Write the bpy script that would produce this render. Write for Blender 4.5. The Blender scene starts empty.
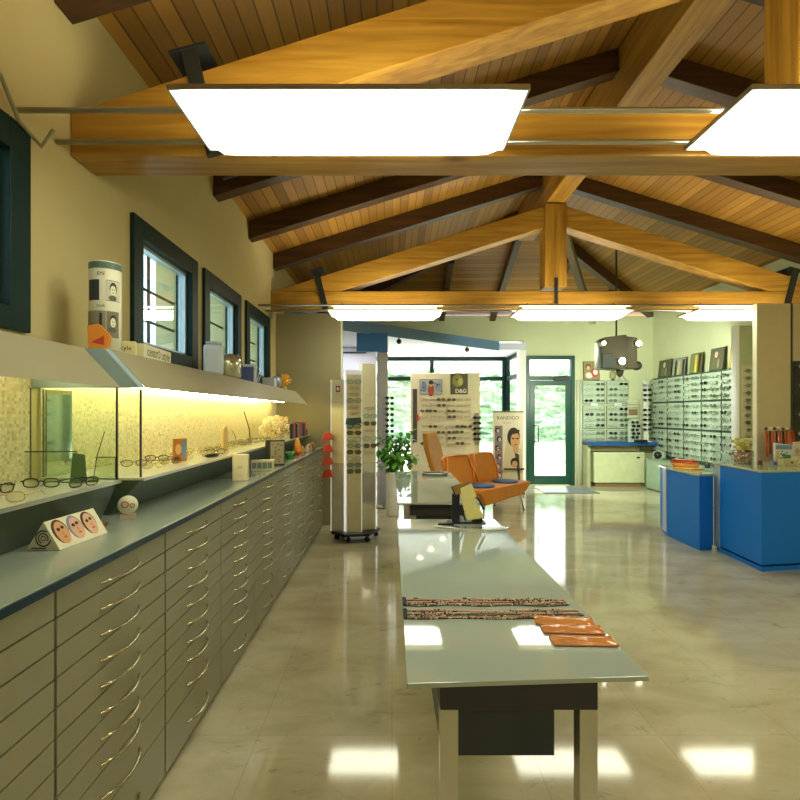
import bpy, math, random
from mathutils import Vector, Matrix
random.seed(7)
R = math.radians
scene = bpy.context.scene
COL = scene.collection
F = 533.0

# ------------------------------------------------------------------ materials
def lin(c):
    return tuple((x/12.92 if x <= .04045 else ((x+.055)/1.055)**2.4) for x in c)
def rgb(*c): return lin([x/255. for x in c])
_m = {}
class NT:
    def __init__(s, name):
        s.m = bpy.data.materials.new(name); s.m.use_nodes = True
        s.t = s.m.node_tree; s.n = s.t.nodes; s.l = s.t.links
        s.b = s.n['Principled BSDF']; s.out = s.n['Material Output']
    def add(s, typ, **kw):
        n = s.n.new(typ)
        for k, v in kw.items():
            if k in n.inputs: n.inputs[k].default_value = v
            else: setattr(n, k, v)
        return n
    def link(s, a, b): s.l.new(a, b)
def plain(c, rough=.5, metal=0., var=.05, key=None, spec=None, scale=9.):
    k = (tuple(c), rough, metal, var, spec)
    if k in _m: return _m[k]
    t = NT('mat_%d' % len(_m)); base = rgb(*c)
    tc = t.add('ShaderNodeTexCoord'); nz = t.add('ShaderNodeTexNoise', Scale=scale, Detail=3.)
    t.link(tc.outputs['Object'], nz.inputs['Vector'])
    cr = t.add('ShaderNodeValToRGB')
    cr.color_ramp.elements[0].position = .3; cr.color_ramp.elements[1].position = .7
    cr.color_ramp.elements[0].color = tuple(max(0, x*(1-var)) for x in base)+(1,)
    cr.color_ramp.elements[1].color = tuple(min(1, x*(1+var)) for x in base)+(1,)
    t.link(nz.outputs['Fac'], cr.inputs['Fac']); t.link(cr.outputs['Color'], t.b.inputs['Base Color'])
    t.b.inputs['Roughness'].default_value = rough; t.b.inputs['Metallic'].default_value = metal
    if spec is not None: t.b.inputs['Specular IOR Level'].default_value = spec
    _m[k] = t.m
    return t.m
def emit(c, s):
    k = ('e', tuple(c), s)
    if k in _m: return _m[k]
    t = NT('glow_%d' % len(_m))
    t.b.inputs['Base Color'].default_value = (.8, .8, .8, 1)
    t.b.inputs['Emission Color'].default_value = rgb(*c)+(1,)
    t.b.inputs['Emission Strength'].default_value = s
    _m[k] = t.m
    return t.m
def glassy(c=(235, 245, 240), gloss=.08, trans=.95, rough=.0):
    k = ('g', tuple(c), gloss, trans)
    if k in _m: return _m[k]
    t = NT('glass_%d' % len(_m)); t.n.remove(t.b)
    tr = t.add('ShaderNodeBsdfTransparent'); base = rgb(*c)
    tr.inputs['Color'].default_value = tuple(x*trans for x in base)+(1,)
    gl = t.add('ShaderNodeBsdfGlossy'); gl.inputs['Roughness'].default_value = rough
    mx = t.add('ShaderNodeMixShader'); mx.inputs[0].default_value = gloss
    t.link(tr.outputs[0], mx.inputs[1]); t.link(gl.outputs[0], mx.inputs[2]); t.link(mx.outputs[0], t.out.inputs['Surface'])
    _m[k] = t.m
    return t.m
def wood(axis, a, b, name):
    t = NT(name); tc = t.add('ShaderNodeTexCoord'); mp = t.add('ShaderNodeMapping')
    sc = [14., 14., 14.]; sc[axis] = .8
    mp.inputs['Scale'].default_value = sc
    t.link(tc.outputs['Object'], mp.inputs['Vector'])
    nz = t.add('ShaderNodeTexNoise', Scale=1.6, Detail=6., Distortion=.6)
    t.link(mp.outputs[0], nz.inputs['Vector'])
    cr = t.add('ShaderNodeValToRGB'); e = cr.color_ramp.elements
    e[0].position = .3; e[0].color = rgb(*a)+(1,); e[1].position = .7; e[1].color = rgb(*b)+(1,)
    t.link(nz.outputs['Fac'], cr.inputs['Fac'])
    # knots
    vo = t.add('ShaderNodeTexVoronoi', Scale=2.3); mk = t.add('ShaderNodeMapping')
    ks = [1., 1., 1.]; ks[axis] = .45; mk.inputs['Scale'].default_value = ks
    t.link(tc.outputs['Object'], mk.inputs['Vector']); t.link(mk.outputs[0], vo.inputs['Vector'])
    kr = t.add('ShaderNodeValToRGB'); kr.color_ramp.elements[0].color = (.35, .25, .2, 1)
    kr.color_ramp.elements[0].position = .03; kr.color_ramp.elements[1].position = .09
    t.link(vo.outputs['Distance'], kr.inputs['Fac'])
    mx = t.add('ShaderNodeMixRGB', blend_type='MULTIPLY'); mx.inputs[0].default_value = 1
    t.link(cr.outputs['Color'], mx.inputs[1]); t.link(kr.outputs['Color'], mx.inputs[2])
    t.link(mx.outputs[0], t.b.inputs['Base Color']); t.b.inputs['Roughness'].default_value = .42
    return t.m
W_X = wood(0, (138, 94, 24), (184, 140, 52), 'beam_wood_across')
W_Y = wood(1, (138, 94, 24), (184, 140, 52), 'beam_wood_along')
W_Z = wood(2, (138, 94, 24), (184, 140, 52), 'beam_wood_upright')
W_SHADED = wood(0, (56, 36, 16), (86, 56, 24), 'rafter_wood_shaded')  # beam wood darkened: shade on the rafter faces put into the colour
def boards(axis='X'):
    t = NT('ceiling_boards_'+axis); tc = t.add('ShaderNodeTexCoord'); sp = t.add('ShaderNodeSeparateXYZ')
    t.link(tc.outputs['Object'], sp.inputs[0])
    mu = t.add('ShaderNodeMath', operation='MULTIPLY'); mu.inputs[1].default_value = 1/.095
    t.link(sp.outputs[axis], mu.inputs[0])
    fl = t.add('ShaderNodeMath', operation='FLOOR'); fr = t.add('ShaderNodeMath', operation='FRACT')
    t.link(mu.outputs[0], fl.inputs[0]); t.link(mu.outputs[0], fr.inputs[0])
    wn = t.add('ShaderNodeTexWhiteNoise', noise_dimensions='1D'); t.link(fl.outputs[0], wn.inputs['W'])
    cr = t.add('ShaderNodeValToRGB'); e = cr.color_ramp.elements
    e[0].color = rgb(140, 96, 28)+(1,); e[1].color = rgb(180, 132, 50)+(1,)
    t.link(wn.outputs['Value'], cr.inputs['Fac'])
    g = t.add('ShaderNodeMath', operation='GREATER_THAN'); g.inputs[1].default_value = .1
    t.link(fr.outputs[0], g.inputs[0])
    mp = t.add('ShaderNodeMapping'); mp.inputs['Scale'].default_value = (14, .8, 14) if axis == 'X' else (.8, 14, 14)
    t.link(tc.outputs['Object'], mp.inputs[0])
    nz = t.add('ShaderNodeTexNoise', Scale=1.5, Detail=5.); t.link(mp.outputs[0], nz.inputs['Vector'])
    mr = t.add('ShaderNodeMapRange'); mr.inputs['To Min'].default_value = .75; mr.inputs['To Max'].default_value = 1.15
    t.link(nz.outputs['Fac'], mr.inputs['Value'])
    m2 = t.add('ShaderNodeMath', operation='MULTIPLY'); t.link(mr.outputs[0], m2.inputs[0])
    ad = t.add('ShaderNodeMapRange'); ad.inputs['To Min'].default_value = .35; ad.inputs['To Max'].default_value = 1.
    t.link(g.outputs[0], ad.inputs['Value']); t.link(ad.outputs[0], m2.inputs[1])
    vm = t.add('ShaderNodeVectorMath', operation='SCALE'); t.link(cr.outputs['Color'], vm.inputs[0]); t.link(m2.outputs[0], vm.inputs['Scale'])
    t.link(vm.outputs[0], t.b.inputs['Base Color']); t.b.inputs['Roughness'].default_value = .5
    return t.m
def marble():
    t = NT('polished_marble'); tc = t.add('ShaderNodeTexCoord')
    n1 = t.add('ShaderNodeTexNoise', Scale=1.7, Detail=9., Roughness=.62, Distortion=.5)
    mp = t.add('ShaderNodeMapping'); mp.inputs['Scale'].default_value = (1, 1.9, 1); mp.inputs['Rotation'].default_value = (0, 0, .5)
    t.link(tc.outputs['Object'], mp.inputs[0]); t.link(mp.outputs[0], n1.inputs['Vector'])
    cr = t.add('ShaderNodeValToRGB'); e = cr.color_ramp.elements
    e[0].position = .3; e[0].color = rgb(176, 168, 132)+(1,); e[1].position = .62; e[1].color = rgb(204, 198, 166)+(1,)
    t.link(n1.outputs['Fac'], cr.inputs['Fac'])
    n2 = t.add('ShaderNodeTexNoise', Scale=4.5, Detail=10., Roughness=.7, Distortion=1.5); t.link(mp.outputs[0], n2.inputs['Vector'])
    c2 = t.add('ShaderNodeValToRGB'); e = c2.color_ramp.elements
    e[0].position = .30; e[0].color = (.5, .45, .4, 1); e[1].position = .42; e[1].color = (1, 1, 1, 1)
    t.link(n2.outputs['Fac'], c2.inputs['Fac'])
    br = t.add('ShaderNodeTexBrick', Scale=1.); br.offset = 0.; br.inputs['Brick Width'].default_value = .6; br.inputs['Row Height'].default_value = .6
    br.inputs['Mortar Size'].default_value = .0016; br.inputs['Color1'].default_value = (1, 1, 1, 1); br.inputs['Color2'].default_value = (.95, .95, .93, 1)
    br.inputs['Mortar'].default_value = (.75, .72, .66, 1); t.link(tc.outputs['Object'], br.inputs['Vector'])
    m1 = t.add('ShaderNodeMixRGB', blend_type='MULTIPLY'); m1.inputs[0].default_value = .7
    t.link(cr.outputs[0], m1.inputs[1]); t.link(c2.outputs[0], m1.inputs[2])
    m2 = t.add('ShaderNodeMixRGB', blend_type='MULTIPLY'); m2.inputs[0].default_value = 1
    t.link(m1.outputs[0], m2.inputs[1]); t.link(br.outputs['Color'], m2.inputs[2])
    t.link(m2.outputs[0], t.b.inputs['Base Color']); t.b.inputs['Roughness'].default_value = .07
    t.b.inputs['IOR'].default_value = 1.6
    return t.m
def mosaic():
    t = NT('small_mosaic_tiles'); tc = t.add('ShaderNodeTexCoord')
    mp = t.add('ShaderNodeMapping'); s = 1/.013; mp.inputs['Scale'].default_value = (0, s, s); t.link(tc.outputs['Object'], mp.inputs[0])
    fl = t.add('ShaderNodeVectorMath', operation='FLOOR'); t.link(mp.outputs[0], fl.inputs[0])
    wn = t.add('ShaderNodeTexWhiteNoise', noise_dimensions='3D'); t.link(fl.outputs[0], wn.inputs['Vector'])
    cr = t.add('ShaderNodeValToRGB'); e = cr.color_ramp.elements
    e[0].color = rgb(190, 184, 140)+(1,); e[1].color = rgb(226, 220, 182)+(1,)
    x = e.new(.12); x.color = rgb(176, 168, 122)+(1,); e[1].position = .12
    x2 = e.new(.16); x2.color = rgb(200, 192, 148)+(1,)
    t.link(wn.outputs['Value'], cr.inputs['Fac'])
    fr = t.add('ShaderNodeVectorMath', operation='FRACTION'); t.link(mp.outputs[0], fr.inputs[0])
    sp = t.add('ShaderNodeSeparateXYZ'); t.link(fr.outputs[0], sp.inputs[0])
    g1 = t.add('ShaderNodeMath', operation='GREATER_THAN'); g1.inputs[1].default_value = .1; t.link(sp.outputs['Y'], g1.inputs[0])
    g2 = t.add('ShaderNodeMath', operation='GREATER_THAN'); g2.inputs[1].default_value = .1; t.link(sp.outputs['Z'], g2.inputs[0])
    mm = t.add('ShaderNodeMath', operation='MULTIPLY'); t.link(g1.outputs[0], mm.inputs[0]); t.link(g2.outputs[0], mm.inputs[1])
    mx = t.add('ShaderNodeMixRGB'); mx.inputs[1].default_value = rgb(204, 198, 156)+(1,)
    t.link(mm.outputs[0], mx.inputs[0]); t.link(cr.outputs[0], mx.inputs[2])
    t.link(mx.outputs[0], t.b.inputs['Base Color']); t.b.inputs['Roughness'].default_value = .3
    return t.m
def leafy(a, b, scale=9., name='foliage'):
    t = NT(name); tc = t.add('ShaderNodeTexCoord'); nz = t.add('ShaderNodeTexNoise', Scale=scale, Detail=8., Roughness=.75)
    t.link(tc.outputs['Object'], nz.inputs['Vector']); cr = t.add('ShaderNodeValToRGB'); e = cr.color_ramp.elements
    e[0].position = .38; e[0].color = rgb(*a)+(1,); e[1].position = .6; e[1].color = rgb(*b)+(1,)
    t.link(nz.outputs['Fac'], cr.inputs['Fac']); t.link(cr.outputs[0], t.b.inputs['Base Color']); t.b.inputs['Roughness'].default_value = .6
    return t.m

BOARD = boards('X'); BOARD_Y = boards('Y'); MARBLE = marble(); MOSAIC = mosaic()
M_WALL = plain((196, 182, 128), .8, var=.03, scale=2.)
M_GREENWALL = plain((202, 208, 166), .8, var=.03, scale=2.)
M_TAN = plain((144, 134, 96), .7, var=.03, scale=2.)
M_LAV = plain((196, 196, 206), .7, var=.02)
M_WHITE = plain((236, 236, 232), .5, var=.02)
M_DKGREEN = plain((6, 40, 38), .5, var=.08, spec=.25)
M_DOORGREEN = plain((14, 70, 56), .35, var=.08)
M_BLUE = plain((28, 112, 190), .45, var=.04)
M_FASCIA = plain((96, 132, 168), .5, var=.03)
M_CAB = plain((158, 156, 130), .38, .25, .03, scale=3.)
M_CABSHADE = plain((52, 58, 50), .7)
M_STEEL = plain((190, 188, 176), .28, .9, .03)
M_HANDLE = plain((214, 204, 168), .25, .9, .02)
M_TOP = plain((152, 166, 154), .12, 0., .04, scale=1.3)
M_TOPEDGE = plain((28, 52, 66), .3)
M_HOOD = plain((172, 166, 134), .45, .2, .03, scale=3.)
M_HOODEND = plain((160, 186, 196), .4, .1)
M_BLACK = plain((18, 18, 22), .35)
M_DARK = plain((40, 40, 44), .5)
M_IRON = plain((38, 40, 36), .55, .3)
M_FROST = plain((158, 172, 160), .04, 0., .02, spec=.9, scale=1.)
M_PANEL = plain((178, 196, 172), .4, 0., .03)
M_PANELGAP = plain((70, 92, 78), .6)
M_CREAM = plain((226, 214, 178), .55, 0., .03)
M_ORANGE = plain((206, 126, 30), .5, 0., .05)
M_ORANGE2 = plain((204, 144, 44), .55, 0., .05)
M_MIRROR = plain((220, 220, 205), .06, .95, .01)
M_GLASS = glassy((249, 254, 250), .06, .985)
M_LENS = glassy((248, 249, 238), .08, .96)
M_SUNLENS = plain((28, 30, 34), .08, 0., .05, spec=.8)
M_TILEBOX = plain((196, 206, 196), .3)

# ------------------------------------------------------------------ mesh builder
class MB:
    def __init__(s): s.v = []; s.f = []; s.mi = []; s.sm = []; s.mats = []
    def slot(s, m):
        if m not in s.mats: s.mats.append(m)
        return s.mats.index(m)
    def raw(s, vs, fs, m, smooth=False):
        o = len(s.v); s.v += [tuple(v) for v in vs]; k = s.slot(m)
        for f in fs: s.f.append([i+o for i in f]); s.mi.append(k); s.sm.append(smooth)
        return s
    def box(s, x0, x1, y0, y1, z0, z1, m, M=None):
        vs = [Vector((x, y, z)) for x in (x0, x1) for y in (y0, y1) for z in (z0, z1)]
        if M is not None: vs = [M @ v for v in vs]
        return s.raw(vs, [(0, 1, 3, 2), (4, 6, 7, 5), (0, 4, 5, 1), (2, 3, 7, 6), (0, 2, 6, 4), (1, 5, 7, 3)], m)
    def prism(s, pts, ax, a0, a1, m, M=None, smooth=False):
        # pts in the plane normal to ax: ax 0 -> (y,z), ax 1 -> (x,z), ax 2 -> (x,y)
        def mk(p, a): return Vector({0: (a, p[0], p[1]), 1: (p[0], a, p[1]), 2: (p[0], p[1], a)}[ax])
        n = len(pts); vs = [mk(p, a0) for p in pts]+[mk(p, a1) for p in pts]
        if M is not None: vs = [M @ v for v in vs]
        o = len(s.v)
        area = sum(pts[i][0]*pts[(i+1) % n][1]-pts[(i+1) % n][0]*pts[i][1] for i in range(n))
        fl = (area > 0) == (ax in (0, 2))
        cap0 = list(range(n)); cap1 = list(range(n, 2*n))
        sides = [(i, (i+1) % n, n+(i+1) % n, n+i) for i in range(n)]
        if fl: cap0 = cap0[::-1]
        else: cap1 = cap1[::-1]; sides = [q[::-1] for q in sides]
        s.raw(vs, [cap0, cap1], m); k = len(s.v)-2*n
        for q in sides: s.f.append([i+k for i in q]); s.mi.append(s.slot(m)); s.sm.append(smooth)
        return s
    def tube(s, pts, r, m, n=6, closed=False, cap=True):
        P = [Vector(p) for p in pts]; L = len(P); rings = []
        rr = r if isinstance(r, (list, tuple)) else [r]*L
        up = None
        for i, p in enumerate(P):
            a = P[(i-1) % L] if (closed or i > 0) else p; b = P[(i+1) % L] if (closed or i < L-1) else p
            d = (b-a)
            d = d.normalized() if d.length > 1e-9 else Vector((0, 0, 1))
            if up is None:
                up = Vector((0, 0, 1)) if abs(d.z) < .9 else Vector((1, 0, 0))
            u = (up-d*up.dot(d))
            if u.length < 1e-6: u = d.orthogonal()
            u.normalize(); w = d.cross(u); up = u
            rings.append([p+(u*math.cos(2*math.pi*k/n)+w*math.sin(2*math.pi*k/n))*rr[i] for k in range(n)])
        vs = [q for r_ in rings for q in r_]; fs = []
        for i in range(L if closed else L-1):
            j = (i+1) % L
            for k in range(n):
                fs.append((i*n+k, i*n+(k+1) % n, j*n+(k+1) % n, j*n+k))
        if not closed and cap: fs += [tuple(range(n))[::-1], tuple(range((L-1)*n, L*n))]
        return s.raw(vs, fs, m, True)
    def lathe(s, prof, m, n=20, c=(0, 0, 0), M=None, sx=1, sy=1):
        vs = []; fs = []
        for r, z in prof:
            for k in range(n):
                a = 2*math.pi*k/n
                v = Vector((c[0]+r*sx*math.cos(a), c[1]+r*sy*math.sin(a), c[2]+z)); vs.append(M @ v if M is not None else v)
        for i in range(len(prof)-1):
            for k in range(n): fs.append((i*n+k, i*n+(k+1) % n, (i+1)*n+(k+1) % n, (i+1)*n+k))
        if prof[0][0] > 1e-5: fs.append(tuple(range(n))[::-1])
        if prof[-1][0] > 1e-5: fs.append(tuple(range((len(prof)-1)*n, len(prof)*n)))
        return s.raw(vs, fs, m, True)
    def ball(s, c, r, m, n=10, sx=1, sy=1, sz=1):
        return s.lathe([(max(1e-6, r*math.sin(math.pi*i/6)), -r*sz*math.cos(math.pi*i/6)) for i in range(7)], m, n, c, None, sx, sy)
    # flat printed shapes in the local XZ plane facing -Y
    def ell(s, cx, cz, rx, rz, m, k=1, y=0., rot=0., n=18):
        yy = y-.0007*k; pts = []
        for i in range(n):
            a = 2*math.pi*i/n; x = rx*math.cos(a); z = rz*math.sin(a)
            pts.append((cx+x*math.cos(rot)-z*math.sin(rot), yy, cz+x*math.sin(rot)+z*math.cos(rot)))
        return s.raw(pts, [tuple(range(n))], m)
    def rect(s, x0, z0, x1, z1, m, k=1, y=0.):
        yy = y-.0007*k
        return s.raw([(x0, yy, z0), (x1, yy, z0), (x1, yy, z1), (x0, yy, z1)], [(0, 1, 2, 3)], m)
    def poly(s, pts, m, k=1, y=0.):
        yy = y-.0007*k
        a = sum(pts[i][0]*pts[(i+1) % len(pts)][1]-pts[(i+1) % len(pts)][0]*pts[i][1] for i in range(len(pts)))
        if a < 0: pts = pts[::-1]
        return s.raw([(p[0], yy, p[1]) for p in pts], [tuple(range(len(pts)))], m)
    def mesh(s, name):
        me = bpy.data.meshes.new(name); me.from_pydata(s.v, [], s.f)
        for m in s.mats: me.materials.append(m)
        me.polygons.foreach_set('material_index', s.mi); me.polygons.foreach_set('use_smooth', s.sm)
        me.update()
        return me
    def build(s, name, parent=None, loc=(0, 0, 0), rz=0., bevel=0., label=None):
        o = bpy.data.objects.new(name, s.mesh(name)); COL.objects.link(o)
        o.location = loc; o.rotation_euler = (0, 0, rz)
        if parent is not None: o.parent = parent
        if bevel:
            b = o.modifiers.new('edge', 'BEVEL'); b.width = bevel; b.segments = 2; b.limit_method = 'ANGLE'
        if label: o['label'] = label
        return o
def thing(name, label, cat, loc=(0, 0, 0), rz=0., group=None, rot=None):
    o = bpy.data.objects.new(name, None); COL.objects.link(o); o.empty_display_size = .05
    o.location = loc; o.rotation_euler = rot if rot else (0, 0, rz)
    return tag(o, label, cat, group)
def tag(o, label, cat, group=None):
    o['label'] = label; o['category'] = cat
    if group: o['group'] = group
    return o
def struct(o, label=None):
    o['kind'] = 'structure'
    if label: o['label'] = label
    return o
def sempty(name, loc=(0, 0, 0), rz=0.):
    o = bpy.data.objects.new(name, None); COL.objects.link(o); o.location = loc; o.rotation_euler = (0, 0, rz)
    return struct(o)
def copy_tree(o, loc=None, rz=None, label=None, group=None, parent=None, rot=None):
    c = o.copy(); COL.objects.link(c)
    if parent is not None: c.parent = parent
    if loc is not None: c.location = loc
    if rz is not None: c.rotation_euler = (0, 0, rz)
    if rot is not None: c.rotation_euler = rot
    if label: c['label'] = label
    if group: c['group'] = group
    for ch in [x for x in KIDS.get(o.name, [])]:
        copy_tree(ch, parent=c)
    return c
KIDS = {}
def reg(o):
    """remember a prototype's children so that copies take them along"""
    KIDS[o.name] = list(o.children)
    for c in o.children: reg(c)
    return o
def text(s, size, m, parent, M, name='lettering', align='CENTER', bold=0., shear=0.):
    cu = bpy.data.curves.new('t', 'FONT'); cu.body = s; cu.size = size; cu.align_x = align; cu.align_y = 'CENTER'
    cu.extrude = .0003; cu.offset = bold; cu.shear = shear; cu.resolution_u = 3
    ob = bpy.data.objects.new('t', cu); COL.objects.link(ob); bpy.context.view_layer.update()
    me = bpy.data.meshes.new_from_object(ob.evaluated_get(bpy.context.evaluated_depsgraph_get()))
    bpy.data.objects.remove(ob); me.materials.clear(); me.materials.append(m)
    o = bpy.data.objects.new(name, me); COL.objects.link(o); o.parent = parent; o.matrix_local = M
    return o
FRONT = Matrix.Rotation(R(90), 4, 'X')       # text upright, readable from -Y
def at(px, py, Y): return ((px-392)/F*Y, 1.45+(413-py)/F*Y)

# ------------------------------------------------------------------ camera
cam = bpy.data.objects.new('camera', bpy.data.cameras.new('camera')); COL.objects.link(cam)
cam.location = (0, 0, 1.45); cam.rotation_euler = (R(90), 0, 0)
cam.data.sensor_width = 36; cam.data.lens = 36*F/800; cam.data.shift_x = .01; cam.data.shift_y = 13/800
cam.data.clip_start = .05; scene.camera = cam

# ------------------------------------------------------------------ room shell
XL, XR, YB, Y0 = -1.5, 5.25, 10.72, -2.6
SL = .31; XRIDGE = 2.02; ZR = 3.46
def zroof(x): return ZR+SL*((XRIDGE-XL)-abs(x-XRIDGE))          # underside of boards
YH = 8.05                                                        # where the hip end begins
struct(MB().box(XL-.3, XR+.3, Y0-.3, 12.4, -.1, 0, MARBLE).build('floor'))

# left wall with four openings
WIN = [(1.18, 2.18), (3.05, 4.06), (4.21, 5.23), (5.43, 6.45)]
WZ0, WZ1 = 1.776, 2.60
b = MB(); ys = [Y0]+[v for w in WIN for v in w]+[9.2]
b.box(XL-.3, XL, Y0, 9.2, 0, WZ0, M_WALL).box(XL-.3, XL, Y0, 9.2, WZ1, 3.46, M_WALL)
for i in range(0, len(ys), 2): b.box(XL-.3, XL, ys[i], ys[i+1], WZ0, WZ1, M_WALL)
struct(b.build('wall_left'))
struct(MB().box(XL-.3, XL, 9.2, 12.4, 0, 3.46, M_WHITE).build('wall_left_alcove'))
struct(MB().box(XR, XR+.3, Y0, YB, 0, zroof(XR)-.02, M_GREENWALL).build('wall_right'))
struct(MB().box(XL-.3, XR+.3, Y0-.3, Y0, 0, 4.6, M_WALL).build('wall_front'))
# windows
for i, (y0, y1) in enumerate(WIN):
    w = sempty('window_%d' % (i+1), (XL, (y0+y1)/2, WZ0))
    hw = (y1-y0)/2; H = WZ1-WZ0; t = .12
    f = MB()
    for (a, c, z0, z1) in ((-hw, -hw+t, 0, H), (hw-t, hw, 0, H), (-hw+t, hw-t, 0, .09), (-hw+t, hw-t, H-t, H)):
        f.box(-.10, .025, a, c, z0, z1, M_DKGREEN)
    f.build('window_frame', w, bevel=.004)
    f = MB()   # inner sash
    s0 = t; g = .022
    for (a, c, z0, z1) in ((-hw+s0, -hw+s0+g, .09, H-t), (hw-s0-g, hw-s0, .09, H-t), (-hw+s0+g, hw-s0-g, .09, .09+g), (-hw+s0+g, hw-s0-g, H-t-g, H-t)):
        f.box(-.07, -.02, a, c, z0, z1, plain((186, 200, 205), .3, .5))
    f.build('sash', w)
    MB().box(-.05, -.046, -hw+s0+g, hw-s0-g, .09+g, H-t-g, glassy((214, 232, 238), .16, .97)).build('pane', w)
    f = MB()
    for k in (1, 2): f.box(-.19, -.175, -hw+t+(2*hw-2*t)*k/3-.010, -hw+t+(2*hw-2*t)*k/3+.010, 0.002, H-.002, M_IRON)
    for k in (1, 2): f.box(-.172, -.16, -hw+.002, hw-.002, .09+(H-.2)*k/3-.008, .09+(H-.2)*k/3+.008, M_IRON)
    f.build('window_grille', w)

# brown partition wall at the end of the counter
struct(MB().box(XL, -.66, 6.88, 7.0, 0, 2.735, M_TAN).build('wall_partition'))
struct(MB().box(-.66, -.645, 6.875, 7.005, 0, 2.735, plain((222, 218, 196), .4)).build('trim_1'))
# wall behind the floor display
struct(MB().box(XL, -.30, 10.3, 10.4, 0, 2.71, M_LAV).build('wall_alcove'))
struct(MB().box(-.24, -.07, 8.52, 9.22, 0, 2.715, M_LAV).build('wall_pillar'))
struct(MB().box(-.56, -.07, 8.42, 8.515, 2.42, 2.715, M_BLUE).build('trim_2'))
struct(MB().box(XL+.01, -.50, 10.27, 10.295, 2.60, 2.63, M_DKGREEN).build('trim_3'))

# door wall
DX0, DX1, DZ = 2.69, 3.67, 2.60
AX = 2.56                                      # right end of the glazed alcove
struct(MB().box(DX1, XR+.3, YB, YB+.2, 0, DZ, M_GREENWALL).box(DX0-.04, XR+.3, YB, YB+.2, DZ, 2.72, M_GREENWALL)
       .box(XL-.3, XR+.3, YB, YB+.2, 2.90, 3.40, M_GREENWALL).box(DX0-.04, XR+.3, YB, YB+.2, 2.72, 2.90, M_GREENWALL).build('wall_back'))
struct(MB().box(AX, DX0, YB-.02, YB+.22, 0, 2.715, M_WHITE).build('trim_4'))      # white post beside the door
# side window of the alcove
b = MB(); b.box(AX+.02, AX+.1, YB+.22, YB+.30, 0, 2.7, M_DKGREEN).box(AX+.02, AX+.1, 12.0, 12.18, 0, 2.7, M_DKGREEN)
b.box(AX+.02, AX+.1, YB+.30, 12.0, 2.18, 2.27, M_DKGREEN).box(AX+.02, AX+.1, YB+.30, 12.0, 2.62, 2.7, M_DKGREEN).box(AX+.02, AX+.1, YB+.30, 12.0, 0, .12, M_DKGREEN)
w = sempty('window_6'); b.build('window_frame', w)
MB().box(AX+.05, AX+.056, YB+.30, 12.0, .12, 2.62, M_GLASS).build('pane', w)
# soffit with blue slanted fascia
sof = [(XL, 7.42), (-.77, 8.06), (2.14, 10.70), (2.685, 10.70), (2.685, 12.2), (XL, 12.2)]
struct(MB().prism(sof, 2, 2.72, 2.86, plain((208, 214, 234), .6)).build('ceiling_soffit'))
d = Vector((2.14+.77, 10.70-8.06, 0)); d.normalize(); nrm = Vector((d.y, -d.x, 0))*.02
b = MB(); p0 = Vector((XL, 7.40, 0)); p1 = Vector((2.14, 10.70, 0))
b.prism([(p0.x+nrm.x, p0.y+nrm.y), (p1.x+nrm.x, p1.y+nrm.y), (p1.x+nrm.x*.05, p1.y+nrm.y*.05), (p0.x+nrm.x*.05, p0.y+nrm.y*.05)], 2, 2.70, 2.88, M_FASCIA)
struct(b.build('trim_5'))
# glazed front of the alcove
w = sempty('window_5', (0, 12.1, 0)); b = MB()
for x0, x1 in ((XL, XL+.1), (.86, .95), (2.50, 2.58)): b.box(x0, x1, -.04, .04, 0, 2.72, M_DKGREEN)
for z0, z1 in ((2.63, 2.72), (2.18, 2.27), (0, .12)):
    b.box(XL+.1, .86, -.035, .035, z0, z1, M_DKGREEN); b.box(.95, 2.50, -.035, .035, z0, z1, M_DKGREEN)
b.build('window_frame', w)
MB().box(XL+.1, 2.50, .0, .006, .12, 2.63, M_GLASS).build('pane', w)
# door
dr = sempty('door_1', ((DX0+DX1)/2, YB, 0)); hw = (DX1-DX0)/2
b = MB(); t = .075
for x0, x1 in ((-hw, -hw+t), (hw-t, hw)): b.box(x0, x1, -.03, .1, 0, DZ, M_DOORGREEN)
b.box(-hw+t, hw-t, -.03, .1, DZ-t, DZ, M_DOORGREEN).box(-hw+t, hw-t, -.03, .1, 2.11, 2.19, M_DOORGREEN)
b.build('door_frame', dr, bevel=.004)
MB().box(-hw+t, hw-t, .03, .036, 2.19, DZ-t, M_GLASS).build('transom_pane', dr)
b = MB(); s = .10; l0, l1 = -hw+t+.004, hw-t-.004
b.box(l0, l0+s, -.02, .04, .01, 2.10, M_DOORGREEN).box(l1-s, l1, -.02, .04, .01, 2.10, M_DOORGREEN).box(l0+s, l1-s, -.02, .04, .01, .19, M_DOORGREEN).box(l0+s, l1-s, -.02, .04, 2.0, 2.10, M_DOORGREEN)
leaf = b.build('door_leaf', dr, bevel=.003)
MB().box(l0+s, l1-s, .008, .014, .19, 2.0, M_GLASS).build('pane', leaf)
MB().tube([(l0+s-.03, -.02, .86), (l0+s-.03, -.07, .88), (l0+s+.05, -.09, .88), (l0+s+.05, -.09, 1.2), (l0+s-.03, -.07, 1.2), (l0+s-.03, -.02, 1.22)], .012, M_IRON, 8).build('door_handle', leaf)
b = MB(); b.box(.06, .36, -.09, -.031, 2.10, 2.16, M_DARK).tube([(.08, -.08, 2.175), (.2, -.12, 2.18), (.34, -.06, 2.2)], .009, M_DARK)
b.build('door_closer', dr)
# white pipes right of the door
struct(MB().tube([(3.725, YB-.03, 0), (3.725, YB-.03, 2.12)], .022, plain((210, 214, 190), .4), 10).tube([(3.79, YB-.03, 0), (3.79, YB-.03, 2.12)], .02, plain((200, 210, 186), .4), 10).build('trim_6'))
tag(MB().box(2.75, 3.75, 9.6, 10.3, .001, .012, plain((104, 112, 112), .8)).build('door_mat', bevel=.004), 'thin grey door mat on the marble in front of the glass door', 'mat')

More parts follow.
